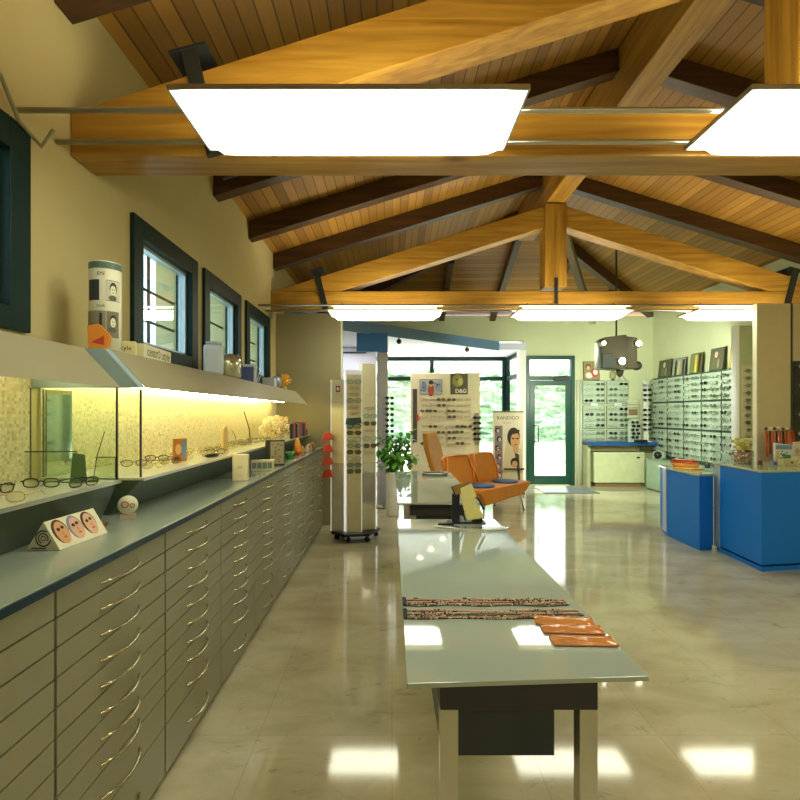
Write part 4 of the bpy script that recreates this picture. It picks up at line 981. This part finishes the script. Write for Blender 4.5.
for i, (x, y, w, h_, c_, nm) in enumerate(((3.87, 5.17, .13, .07, (206, 196, 140), 'olive-cream carton before the leaflet holder'), (4.04, 5.2, .17, .09, (226, 210, 160), 'cream carton with a dark dot on the large blue counter'), (4.26, 5.24, .18, .06, (214, 190, 140), 'tan carton at the right edge on the large blue counter'))):
    t = thing('carton', nm, 'carton', (x, y, ZC), R(-4+5*i)); MB().box(-w/2, w/2, 0, .09, 0, h_, plain(c_, .5)).build('box', t, bevel=.002)
    g = MB(); g.ell(.01, h_*.55, .012, .012, M_DARK, 1); g.rect(-w/2+.01, h_*.15, w/2-.01, h_*.2, plain((120, 90, 60), .5), 1); g.build('print', t)
t = thing('card_stand', 'upright cream card with dark spot behind the cartons at the right edge', 'card stand', (4.20, 5.45, ZC), R(-6))
MB().prism([(-.09, 0), (.09, 0), (.09, .24), (-.09, .22)], 1, 0, .012, plain((226, 218, 190), .5)).build('card', t); g = MB(); g.ell(.02, .18, .014, .014, M_DARK, 1); g.ell(-.05, .13, .02, .03, plain((190, 170, 140), .5), 1); g.rect(-.07, .03, .07, .1, plain((206, 190, 160), .5), 1); g.build('print', t)

# ------------------------------------------------------------------ glass tables
def glass_table(loc, P, label, L0, L1):
    t = thing('glass_table', label, 'table', loc)
    MB().prism(P, 2, .716, .730, M_FROST).build('glass_top', t, bevel=.002)
    x0, x1 = .10, .54
    b = MB().box(x0, x1, L0, L0+.03, .62, .715, M_DARK).box(x0, x1, L1-.03, L1, .62, .715, M_DARK).box(x0, x0+.03, L0+.03, L1-.03, .62, .715, M_DARK).box(x1-.03, x1, L0+.03, L1-.03, .62, .715, M_DARK)
    b.build('frame', t)
    for x in (x0, x1-.05):
        for y in (L0+.0, L1-.05): MB().box(x, x+.05, y, y+.05, 0.012, .6195, M_STEEL).box(x-.005, x+.055, y-.005, y+.055, 0, .0115, M_BLACK).build('leg', t)
    MB().box(x0+.03, x1-.03, L0+.3, L1-.3, .30, .62, plain((46, 54, 58), .4)).build('drawer_box', t)
    return t
glass_table((.035, 1.43, 0), [(.005, -.012), (.668, .028), (.662, 2.19), (0, 2.19)], 'nearest frosted glass table with beaded cords and orange cases on it', .06, 2.1)
glass_table((.045, 4.26, 0), [(0, 0), (.66, 0), (.66, 2.34), (-.005, 2.34)], 'farther frosted glass table behind the brochure holder', .05, 2.25)
# beaded cords
grpc = 'beaded spectacle cords across the near table'
pal = [(26, 26, 28), (176, 146, 104), (206, 150, 136), (90, 66, 44), (140, 146, 104), (206, 196, 176), (150, 70, 60), (214, 170, 140)]
pn = ['black', 'tan', 'pink', 'brown', 'olive', 'cream', 'brick red', 'peach']
idx = 0; zt_ = .7305
ordn = ['first', 'second', 'third', 'fourth', 'fifth', 'sixth', 'seventh', 'eighth']
for band_, (ya, yb, xa, xb) in enumerate(((1.86, 1.935, .055, .675), (1.985, 2.055, .055, .66))):
    for k in range(8):
        y = ya+(yb-ya)*k/7; c_ = pal[(k+3*band_) % 8]; m_ = plain(c_, .35); m2 = plain(pal[(k+5) % 8], .3)
        b = MB(); pts = []; ph = rg.uniform(0, 6)
        N = 60; am = rg.uniform(.002, .006); fq = rg.uniform(.12, .4)
        r0 = rg.uniform(.0014, .0026)
        for i in range(N+1):
            x = xa+rg.uniform(-.006, .006)*(i in (0, N))+(xb-xa)*i/N; pts.append((x, y+am*math.sin(ph+i*fq), zt_+r0+.0003))
        b.tube(pts, r0, m_, 5)
        m3 = plain(pal[(k+2+band_) % 8], .3); run = 0
        for i in range(1, N):
            if rg.random() < (.18 if run == 0 else .8): run = 1
            else: run = 0
            if run: b.ball((pts[i][0]+rg.uniform(-.003, .003), pts[i][1], zt_+.0036), rg.uniform(.0024, .0036), (m2, m3, M_BLACK, plain((216, 206, 180), .2))[rg.randrange(4)], 5, 1.4)
        # loop at the left end
        b.tube([(xa, y, zt_+r0), (xa-.008, y+.006, zt_+r0), (xa-.012, y, zt_+r0), (xa-.004, y-.005, zt_+r0)], r0, M_BLACK, 5)
        b.ball((xa-.008, y+.003, zt_+.0052), .005, M_BLACK, 6, 1.5)
        o = b.build('bead_strand'); tag(o, '%s beaded cord, %s from the camera in the %s bundle on the near table' % (pn[(k+3*band_) % 8], ordn[k], ('nearer', 'farther')[band_]), 'cord', grpc)
# glossy orange cases
OC = plain((204, 134, 74), .12, .1, .08, spec=.9, scale=20.); OC2 = plain((150, 74, 26), .15, .4, .1)
for i, (x, y, a, nm) in enumerate(((.592, 1.835, -7, 'farthest of the three'), (.596, 1.765, -4, 'middle one of the three'), (.60, 1.675, -2, 'nearest of the three'))):
    t = thing('spectacle_pouch', 'glossy orange-brown spectacle pouch on the near glass table, '+nm, 'pouch', (x, y, .7305), R(a), 'glossy orange spectacle pouches')
    w, d_ = .098, .031; vs = []; N = 16; Mx_ = 8
    for jn in range(Mx_+1):
        for ii in range(N+1):
            u = -1+2*ii/N; v = -1+2*jn/Mx_
            hh = .012*(1-abs(v)**2.5)*(1-.35*math.exp(-((u-.1)*2.2)**2))*(1-abs(u)**8*.6)+.003+.0018*math.sin(u*7+v*4+i*2)*(1-v*v)
            vs.append((u*w, v*d_*(1-.08*math.cos(u*2)), max(hh, .0008)))
    fs = [(q*(N+1)+p_, q*(N+1)+p_+1, (q+1)*(N+1)+p_+1, (q+1)*(N+1)+p_) for q in range(Mx_) for p_ in range(N)]
    b = MB().raw(vs, fs, OC, True); b.raw([(-w, -d_, 0), (w, -d_, 0), (w, d_, 0), (-w, d_, 0)], [(0, 3, 2, 1)], OC)
    b.build('pouch_body', t); MB().tube([(-w, -d_-.001, .004), (w, -d_-.001, .004), (w+.001, d_, .004), (-w, d_+.001, .004)], .0038, OC, 6, True).build('piping', t)
# silver tray, brochure holder
t = thing('wavy_tray', 'silver-white wavy tray at the far end of the near table', 'tray', (.35, 3.32, .7305))
N = 18; vs = []
for i in range(N+1):
    x = -.08+.46*i/N; yy = .05*math.sin(i/N*4.2+2.2); vs += [(x, yy-.045*math.sin(math.pi*(.12+.76*i/N)), .004), (x, yy+.045*math.sin(math.pi*(.12+.76*i/N)), .010)]
vs += [(v[0], v[1], v[2]-.0038) for v in vs]; K = 2*(N+1); fs = []
for i in range(N): a = 2*i; fs += [(a, a+2, a+3, a+1), (K+a, K+a+1, K+a+3, K+a+2), (a, K+a, K+a+2, a+2), (a+1, a+3, K+a+3, K+a+1)]
MB().raw(vs, fs, plain((206, 212, 200), .15, .5), True).build('tray_body', t); 
tag(MB().box(-.05, .05, -.02, .02, 0, .014, M_BLACK).build('black_case', loc=(.345, 3.42, .7305), bevel=.004), 'flat black case lying beside the wavy tray on the near table', 'case')
t = thing('brochure_holder', 'black stand holding zigzag cream cards at the far end of the near table', 'brochure holder', (.50, 3.51, .7305))
MB().box(-.13, .11, -.05, .05, 0, .008, M_BLACK).build('base', t, bevel=.002)
MB().box(-.105, -.055, -.01, .02, .0085, .19, plain((24, 26, 44), .4)).build('upright', t, bevel=.002)
MB().prism([(-.055, .23), (.018, .26), (.05, .18), (.035, .165), (.095, .05), (.075, .035), (-.01, .022), (-.035, .1)], 1, -.045, -.038, plain((216, 208, 136), .5)).build('card', t, label='cream card')
MB().prism([(-.115, .24), (.0, .27), (-.04, .20), (-.09, .18)], 1, -.030, -.024, plain((140, 110, 50), .5)).build('card', t, label='olive brown card')
MB().tube([(-.11, -.034, .24), (-.075, -.034, .15), (-.02, -.034, .02)], .005, M_BLACK).tube([(.06, -.03, .17), (.10, -.03, .09)], .008, M_BLACK).box(-.05, .02, -.03, -.02, .009, .035, plain((160, 184, 206), .3)).box(.022, .09, -.03, -.01, .009, .05, M_BLACK).build('arm', t)
t = thing('curved_tray', 'thin dark-rimmed curved tray at the far end of the farther glass table', 'tray', (.50, 6.2, .7305))
MB().lathe([(.001, .001), (.13, .001), (.15, .012), (.13, .006), (.001, .006)], plain((190, 196, 176), .2, .4), 20, sy=.8).tube([(.15*math.cos(a*.35), .12*math.sin(a*.35), .014) for a in range(18)], .004, M_DARK, 5, True).build('tray_body', t)

# ------------------------------------------------------------------ orange seats
def rounded_back(w, h, th, r=.12, n=6, lean=.25):
    """panel in XZ with rounded top corners, leaning back (+Y) with height"""
    pts = [(-w/2*.86, 0), (w/2*.86, 0), (w/2, h*.45)]
    for k in range(n+1): a = math.pi/2*k/n; pts.append((w/2-r+r*math.cos(a), h-r*.6+r*.6*math.sin(a)))
    for k in range(n+1): a = math.pi/2+math.pi/2*k/n; pts.append((-w/2+r+r*math.cos(a), h-r*.6+r*.6*math.sin(a)))
    pts.append((-w/2, h*.45))
    return pts
def shear(y0): return Matrix(((1, 0, 0, 0), (0, 1, .28, y0), (0, 0, 1, 0), (0, 0, 0, 1)))
sf = thing('loveseat', 'orange two-seat sofa with scalloped backs and thin metal legs', 'sofa', (1.41, 7.72, 0), R(48))
MB().prism([(-.56, .21), (.50, .26), (.70, .40), (.69, .425), (-.68, .425), (-.69, .38)], 1, -.30, .30, M_ORANGE).build('seat', sf, bevel=.02)
for s in (-1, 1):
    MB().prism(rounded_back(.655, .44, .08), 1, 0, .07, M_ORANGE, Matrix.Translation((s*.335, 0, .40)) @ shear(.22)).build('backrest', sf, bevel=.02)
    MB().tube([(s*.335-.27, .21, .43), (s*.335-.32, .265, .62), (s*.335-.25, .325, .83), (s*.335, .335, .845), (s*.335+.25, .325, .83), (s*.335+.32, .265, .62), (s*.335+.27, .21, .43)], .012, plain((240, 150, 70), .5), 6).build('piping', sf)
    for yy in (-.22, .22): MB().tube([(s*.48, yy, .25), (s*.56, yy*1.15, .012)], .012, M_STEEL, 8).tube([(s*.56, yy*1.15, 0), (s*.56, yy*1.15, .0115)], .018, M_BLACK, 8).build('leg', sf)
sb = plain((74, 106, 150), .7)
for s, nm in ((-1, 'left'), (1, 'right')):
    q = Matrix.Rotation(R(48), 3, 'Z') @ Vector((s*.33, -.06, 0))
    tag(MB().lathe([(.001, 0), (.18, 0), (.20, .012), (.18, .026), (.001, .03)], sb, 28).build('seat_cushion', loc=(1.41+q.x, 7.72+q.y, .4265)), 'round flat blue cushion on the %s half of the orange sofa' % nm, 'cushion', 'blue seat cushions')
ch = thing('high_back_chair', 'orange-yellow high-backed lounge chair turned sideways behind the glass tables', 'chair', (.98, 8.80, 0), R(62))
MB().prism([(-.26, .24), (.26, .24), (.31, .40), (-.31, .40)], 1, -.30, .22, M_ORANGE2).build('seat', ch, bevel=.02)
MB().prism([(-.24, 0), (.24, 0), (.29, .5), (.2, .74), (-.2, .74), (-.29, .5)], 1, 0, .09, M_ORANGE2, Matrix.Translation((0, 0, .38)) @ shear(.15)).build('backrest', ch, bevel=.025)
MB().prism([(-.245, .2), (-.22, .16), (.26, .52), (.25, .58)], 1, .091, .097, plain((120, 80, 40), .6), Matrix.Translation((0, 0, .38)) @ shear(.15)).build('back_stripe', ch, label='dark diagonal stripe on the back')
for sx_ in (-1, 1):
    for yy in (-.22, .16): MB().tube([(sx_*.2, yy, .26), (sx_*.24, yy*1.2, 0.0)], .013, M_STEEL, 8).build('leg', ch)

# ------------------------------------------------------------------ plant
pl = thing('potted_plant', 'leafy green plant in a tall slim white planter left of the farther table', 'potted plant', (.01, 7.55, 0))
MB().lathe([(.085, 0), (.09, .02), (.10, .58), (.105, .62), (.09, .62), (.088, .55)], plain((232, 232, 226), .25), 20).build('planter', pl)
MB().lathe([(.001, .0), (.085, 0)], plain((60, 46, 30), .9), 16, (0, 0, .56)).build('soil', pl)
lv = MB(); st = MB(); L1, L2 = plain((62, 146, 52), .35, 0, .25, scale=14.), plain((120, 186, 76), .35, 0, .2, scale=14.)
for i in range(34):
    a = rg.uniform(0, 6.28); rr_ = rg.uniform(.10, .30); e = Vector((.10+rr_*math.cos(a), rr_*math.sin(a)*.8, rg.uniform(.72, 1.14)))
    base = Vector((0, 0, .58)); mid = (base+e)/2+Vector((0, 0, .12)); st.tube([base, mid, e], [.007, .005, .003], plain((70, 120, 50), .5), 5)
    for q in range(11):
        c0 = base.lerp(mid, q/5) if q < 5 else mid.lerp(e, (q-5)/5); c0 = c0+Vector((rg.gauss(0, .045), rg.gauss(0, .045), rg.gauss(0, .035)))
        if c0.z < .66: continue
        d_ = Vector((rg.gauss(0, 1), rg.gauss(0, 1), rg.gauss(-.5, .6))).normalized(); s_ = d_.cross(Vector((0, 0, 1))).normalized(); n_ = s_.cross(d_)
        Ln = rg.uniform(.08, .14); W = Ln*.34
        lv.raw([c0, c0+d_*Ln*.35+s_*W+n_*.008, c0+d_*Ln*.7+s_*W*.7+n_*.006, c0+d_*Ln-n_*.02, c0+d_*Ln*.7-s_*W*.7+n_*.006, c0+d_*Ln*.35-s_*W+n_*.008, c0+d_*Ln*.5], [(0, 1, 6), (1, 2, 6), (2, 3, 6), (3, 4, 6), (4, 5, 6), (5, 0, 6)], L1 if i % 2 else L2, True)
lv.build('foliage', pl); st.build('stems', pl)

# ------------------------------------------------------------------ cream display wall in the alcove
dw = thing('display_wall', 'freestanding cream display wall with two posters and tiny glasses before the alcove windows', 'display wall', (1.05, 10.0, 0))
# spans x 411..480, top y 373
MB().box(-.70, .60, 0, .10, .06, 2.20, M_CREAM).build('panel', dw, bevel=.004); MB().box(-.66, .56, .01, .09, 0, .0595, M_DARK).build('plinth', dw)
MB().box(-.66, -.58, -.012, -.001, .9, 1.90, plain((70, 66, 54), .5)).box(-.59, -.55, -.02, -.012, 1.3, 1.42, plain((190, 60, 40), .5)).build('side_rack', dw)
MB().box(.50, .58, -.02, -.001, .85, 1.45, plain((150, 150, 130), .4)).build('side_rack', dw)
for i in range(5): sg('dark', (1.59, 9.95, 1.36-i*.1), R(10), 'on the right-hand rack of the cream display wall, %s from the top' % ordn[i], 'sunglasses on the narrow rack of the cream wall')
picture((1.05-.32, 9.985, 1.80), 0, .42, .28, 'landscape poster of colourful figures on the left of the cream display wall', 6, tilt=0)
picture((1.05+.21, 9.985, 1.80), 0, .32, .39, 'dark olive D&G poster on the right of the cream display wall', 7, tilt=0)
for ci, (x0, cname) in enumerate(((.53, 'left'), (1.03, 'right'))):
    for ri, (z0, tn) in enumerate(((1.31, 'upper'), (.81, 'lower'))):
        panel('p', .46, .46, (x0, 9.979, z0), 0, 'cream board of tiny glasses on the display wall, %s %s' % (tn, cname), 4, 3, ['pale', 'pale', 'brown', 'pale'], '%s %s board of the cream display wall' % (tn, cname), 'tiny glasses on the %s %s cream board' % (tn, cname), mat=plain((218, 206, 168), .5), frame=False)

# poster banner by the door
bn = thing('poster_banner', 'cream poster banner with a dark-haired face standing left of the glass door', 'poster banner', (2.09, 9.6, 0), R(0))
MB().box(-.27, .27, 0, .03, .05, 1.46, plain((222, 210, 182), .4)).build('board', bn)
MB().box(-.28, .28, -.006, .036, 1.4605, 1.485, plain((110, 96, 76), .4)).box(-.28, .28, -.10, .14, 0, .0495, M_DARK).build('rail', bn)
MB().box(-.08, .28, -.05, -.035, .43, .46, M_DARK).build('crossbar', bn)
sk = plain((200, 150, 100), .5); hr = plain((36, 24, 16), .5); ck = plain((206, 190, 150), .5); ink = plain((84, 74, 60), .5)
g = MB(); g.rect(-.24, .06, -.10, 1.22, plain((130, 120, 120), .5), 1)
for k in range(7): g.ell(-.19+.03*(k % 2), 1.14-k*.16, .045, .05, hr, 2); g.ell(-.18+.03*(k % 2), 1.13-k*.16, .025, .035, plain((200, 190, 180), .5), 3)
for k in range(4): g.rect(-.23, .80-k*.14, -.11, .82-k*.14, plain((170, 60, 50), .5), 4)
g.poly([(-.09, .10), (.25, .10), (.25, .8), (.12, .86), (-.02, 1.0), (-.09, .55)], ck, 1)
g.ell(.10, 1.02, .115, .17, hr, 2); g.ell(.13, .95, .085, .15, sk, 3); g.rect(.09, .74, .19, .88, sk, 2); g.ell(.09, .99, .024, .014, hr, 4); g.ell(.17, .99, .024, .014, hr, 4); g.rect(.09, .987, .17, .993, hr, 4)
g.ell(.14, .88, .03, .009, plain((150, 70, 60), .5), 4); g.poly([(.05, 1.06), (.2, 1.09), (.21, 1.15), (.06, 1.14)], hr, 4)
g.poly([(.12, .74), (.2, .7), (.22, .2), (.19, .2)], plain((70, 60, 50), .5), 2); g.ell(.12, .56, .075, .085, hr, 3); g.ell(.12, .53, .05, .06, sk, 4)
g.build('print', bn)
text('RANDIGO', .088, ink, bn, Matrix.Translation((.0, -.002, 1.36)) @ FRONT)
text('OCCHIALI', .03, plain((170, 110, 90), .5), bn, Matrix.Translation((-.02, -.002, 1.27)) @ FRONT)

# ------------------------------------------------------------------ wheeled display stand by the brown partition
st_ = thing('floor_display', 'tall wheeled display stand of mirrored columns on a black base by the brown partition', 'display stand', (-.43, 6.22, 0))
pts = [(-.27, -.12), (-.10, -.30), (.18, -.26), (.29, .05), (.15, .27), (-.20, .22)]
MB().prism(pts, 2, .07, .10, M_BLACK).build('base', st_, bevel=.004)
for (x, y) in ((-.20, -.12), (-.06, -.24), (.15, -.21), (.24, .05), (-.15, .17)):
    MB().lathe([(.028, -.012), (.03, 0), (.028, .012)], M_BLACK, 14, M=Matrix.Translation((x, y, .0305)) @ Matrix.Rotation(R(90), 4, 'X')).tube([(x, y, .03), (x, y, .07)], .008, M_STEEL).build('caster', st_)
PB = plain((214, 208, 172), .3, .1); WF = emit((255, 250, 240), .25)
def col3(cx, cy, w, top, rz, nm, header=None):
    Mx = Matrix.Translation((cx, cy, 0)) @ Matrix.Rotation(rz, 4, 'Z')
    o = MB().box(-w/2, w/2, 0, .06, .88, top, PB, Mx).box(-w/2, w/2, 0, .06, .101, .8795, plain((214, 210, 190), .12, .45), Mx).box(-w/2-.008, -w/2-.0005, -.008, .066, .101, top, WF, Mx).box(w/2+.0005, w/2+.008, -.008, .066, .101, top, WF, Mx)
    return o.build('display_column', st_, label=nm)
col3(-.19, -.14, .15, 1.83, R(-14), 'left column of the stand'); col3(.0, -.19, .165, 1.885, R(4), 'middle column of the stand'); col3(.16, -.06, .17, 2.02, R(26), 'right column of the stand')
MB().box(-.09, .09, -.235, -.11, 1.8855, 1.93, WF).build('light_box', st_)
MB().box(.1, .20, -.0, .12, .101, 1.9, plain((150, 156, 130), .2, .6)).build('core', st_)
e = MB(); Mq = Matrix.Translation((-.19, -.14, 0)) @ Matrix.Rotation(R(-14), 4, 'Z')
e.box(-.02, .03, -.004, -.0008, 1.69, 1.76, plain((176, 36, 30), .4), Mq).box(-.005, .015, -.006, -.0045, 1.705, 1.745, M_WHITE, Mq).box(-.012, .022, -.006, -.0045, 1.718, 1.732, M_WHITE, Mq); e.build('cross_emblem', st_, label='red square emblem with white cross')
MB().prism([(-.09, 1.32), (.09, 1.34), (.08, 1.40), (-.08, 1.39)], 1, -.26, -.20, plain((44, 78, 82), .3)).build('teal_shelf', st_, label='dark teal tray with case')
rdm = plain((206, 70, 48), .35)
for i in range(4):
    tag(MB().prism([(-.07, .0), (.07, .02), (.03, .11), (-.03, .10)], 1, -.03, .03, rdm).box(-.02, .02, .0305, .05, .03, .06, M_STEEL).build('red_case', loc=(-.73, 6.035, 1.13-i*.14), bevel=.008), 'orange-red case hung on the left of the wheeled stand, %s from the top' % ordn[i], 'case', 'red cases on the wheeled stand')
for i in range(8): sg(['black', 'brown', 'grey'][i % 3], (-.425, 5.98, 1.30-i*.072), R(4), 'in the middle of the wheeled stand, %s from the top' % ordn[i], 'glasses on the middle column of the wheeled stand')
for i in range(6): sg(['grey', 'pale', 'pale'][i % 3], (-.425, 5.98, 1.80-i*.07), R(4), 'in the upper middle of the wheeled stand, %s from the top' % ordn[i], 'glasses high on the middle column of the wheeled stand')
for i in range(7): sg(['pale', 'grey', 'brown'][i % 3], (-.25, 6.11, 1.50-i*.085), R(26), 'on the right column of the wheeled stand, %s from the top' % ordn[i], 'glasses on the right column of the wheeled stand')
# post rack by the pillar
t = thing('post_rack', 'slim grey post with protruding dark glasses in front of the lavender pillar', 'display stand', (-.12, 8.2, 0))
MB().box(-.03, .03, -.02, .02, .03, 1.78, plain((186, 182, 196), .35)).build('post', t); MB().lathe([(.13, 0), (.13, .02), (.03, .03)], M_STEEL, 20).build('foot', t)
MB().box(-.07, .045, -.045, -.021, .1, .60, plain((180, 178, 196), .4)).build('grey_panel', t, label='plain grey-lavender panel')
for i in range(9):
    sg('dark', (-.035, 8.14, 1.68-i*.085), R(35), 'on the slim post beside the plant, %s' % ['first', 'second', 'third', 'fourth', 'fifth', 'sixth', 'seventh', 'eighth', 'lowest'][i], 'sunglasses on the slim post')

# ------------------------------------------------------------------ outside
def stuff(o, label, cat): o['kind'] = 'stuff'; return tag(o, label, cat)
o = MB().box(-40, 50, 12.45, 60, -.12, -.02, plain((214, 208, 190), .8, var=.08, scale=1.)).build('paving'); struct(o, 'pale paved ground outside')
o = MB().box(-60, XL-.31, -20, 12.4, -.12, -.02, plain((200, 204, 196), .8, var=.05, scale=1.)).build('ground'); struct(o, 'pale ground outside the left wall')
def hedge(x0, x1, y, h, name, label, mat, amp=.35):
    nx, nz = 90, 26; vs = []; rr2 = random.Random(int(y*7+x0))
    for j in range(nz+1):
        for i in range(nx+1):
            z = -.02+h*j/nz+(rr2.uniform(-.25, .25) if j == nz else 0); vs.append((x0+(x1-x0)*i/nx, y+rr2.uniform(-amp, amp)+.4*(j/nz)**2, z))
    n0 = len(vs)
    fs = [(j*(nx+1)+i, j*(nx+1)+i+1, (j+1)*(nx+1)+i+1, (j+1)*(nx+1)+i) for j in range(nz) for i in range(nx)]
    for i in range(nx+1): vs.append((x0+(x1-x0)*i/nx, y+2., h-.2)); 
    for i in range(nx+1): vs.append((x0+(x1-x0)*i/nx, y+2.2, -.02))
    t_ = nz*(nx+1)
    for i in range(nx): fs += [(t_+i, t_+i+1, n0+i+1, n0+i), (n0+i, n0+i+1, n0+nx+2+i, n0+nx+1+i)]
    return stuff(MB().raw(vs, fs, mat).build(name), label, 'hedge')
hedge(-14, 26, 27, 3.6, 'hedge', 'light green leafy hedge beyond the glass door and alcove windows', leafy((98, 142, 106), (206, 224, 194), 3.5, 'hedge_leaves'))
o = MB().box(-9, -7.2, -4, 16, -.02, 5, plain((238, 242, 246), .8)).build('neighbour_wall'); struct(o, 'white outside wall seen through the left windows')

# ------------------------------------------------------------------ daylight
w = bpy.data.worlds.new('sky'); scene.world = w; w.use_nodes = True; nt = w.node_tree
sky = nt.nodes.new('ShaderNodeTexSky'); sky.sky_type = 'PREETHAM'; sky.turbidity = 4; sky.sun_direction = Vector((.4, .5, .75)).normalized()
mixc = nt.nodes.new('ShaderNodeMixRGB'); mixc.inputs[0].default_value = .65; mixc.inputs[2].default_value = (1, 1, 1, 1)
nt.links.new(sky.outputs[0], mixc.inputs[1]); nt.links.new(mixc.outputs[0], nt.nodes['Background'].inputs[0]); nt.nodes['Background'].inputs[1].default_value = 4.6
sun = bpy.data.objects.new('sun', bpy.data.lights.new('sun', 'SUN')); COL.objects.link(sun)
sun.data.energy = 11.; sun.data.angle = R(.6); sun.data.color = (1, .96, .88)
dv = Vector((-.15, -.55, -1.0)); sun.rotation_euler = dv.to_track_quat('-Z', 'Y').to_euler(); sun.location = (3, 16, 12)

def spot(loc, tgt, power, size, col=(1, .97, .86), blend=.6, name='spot_beam'):
    l = bpy.data.objects.new(name, bpy.data.lights.new(name, 'SPOT')); COL.objects.link(l); l.data.energy = power; l.data.spot_size = R(size); l.data.spot_blend = blend
    l.data.color = col; l.data.shadow_soft_size = .06; l.location = loc; l.rotation_euler = (Vector(tgt)-Vector(loc)).to_track_quat('-Z', 'Y').to_euler(); return l
spot((px-.42, 7.9, pz+.30), (3.0, 10.7, 1.9), 110, 120, (.92, 1, .80)); spot((px+.46, 7.9, pz+.30), (5.2, 9.4, 1.6), 110, 120, (.92, 1, .82)); spot((px, 8.0, pz-.28), (4.3, 10.7, 1.2), 110, 120, (.92, 1, .82))
spot((-.95, 9.2, 2.69), (-.9, 10.1, 1.2), 90, 130, (.96, .96, 1.)); tag(MB().lathe([(.001, .004), (.05, .004), (.06, 0), (.06, .012)], emit((255, 235, 190), 6.), 16).build('recessed_spot', loc=(-.95, 9.2, 2.705)), 'added recessed spot hidden behind the brown partition, lighting the alcove wall', 'spotlight', 'recessed spots in the soffit')  # unseen spot and disc added to brighten the alcove wall
for (qx, qy) in ((388, 353), (420, 345), (443, 354), (431, 349)):
    Y = min(1.27*F/(413-qy), 11.9); spot(((qx-392)/F*Y, Y, 2.68), ((qx-392)/F*Y, Y-.4, 0), 60, 120, (1, .95, .85))

# ------------------------------------------------------------------ view
vs_ = scene.view_settings; scene.display_settings.display_device = 'sRGB'; vs_.view_transform = 'Standard'; vs_.look = 'None'; vs_.gamma = 1.; vs_.use_curve_mapping = False; vs_.exposure = .22
scene.cycles.use_denoising = True; scene.cycles.max_bounces = 8; scene.cycles.diffuse_bounces = 4; scene.cycles.glossy_bounces = 4; scene.cycles.transparent_max_bounces = 12
scene.cycles.sample_clamp_indirect = 6.
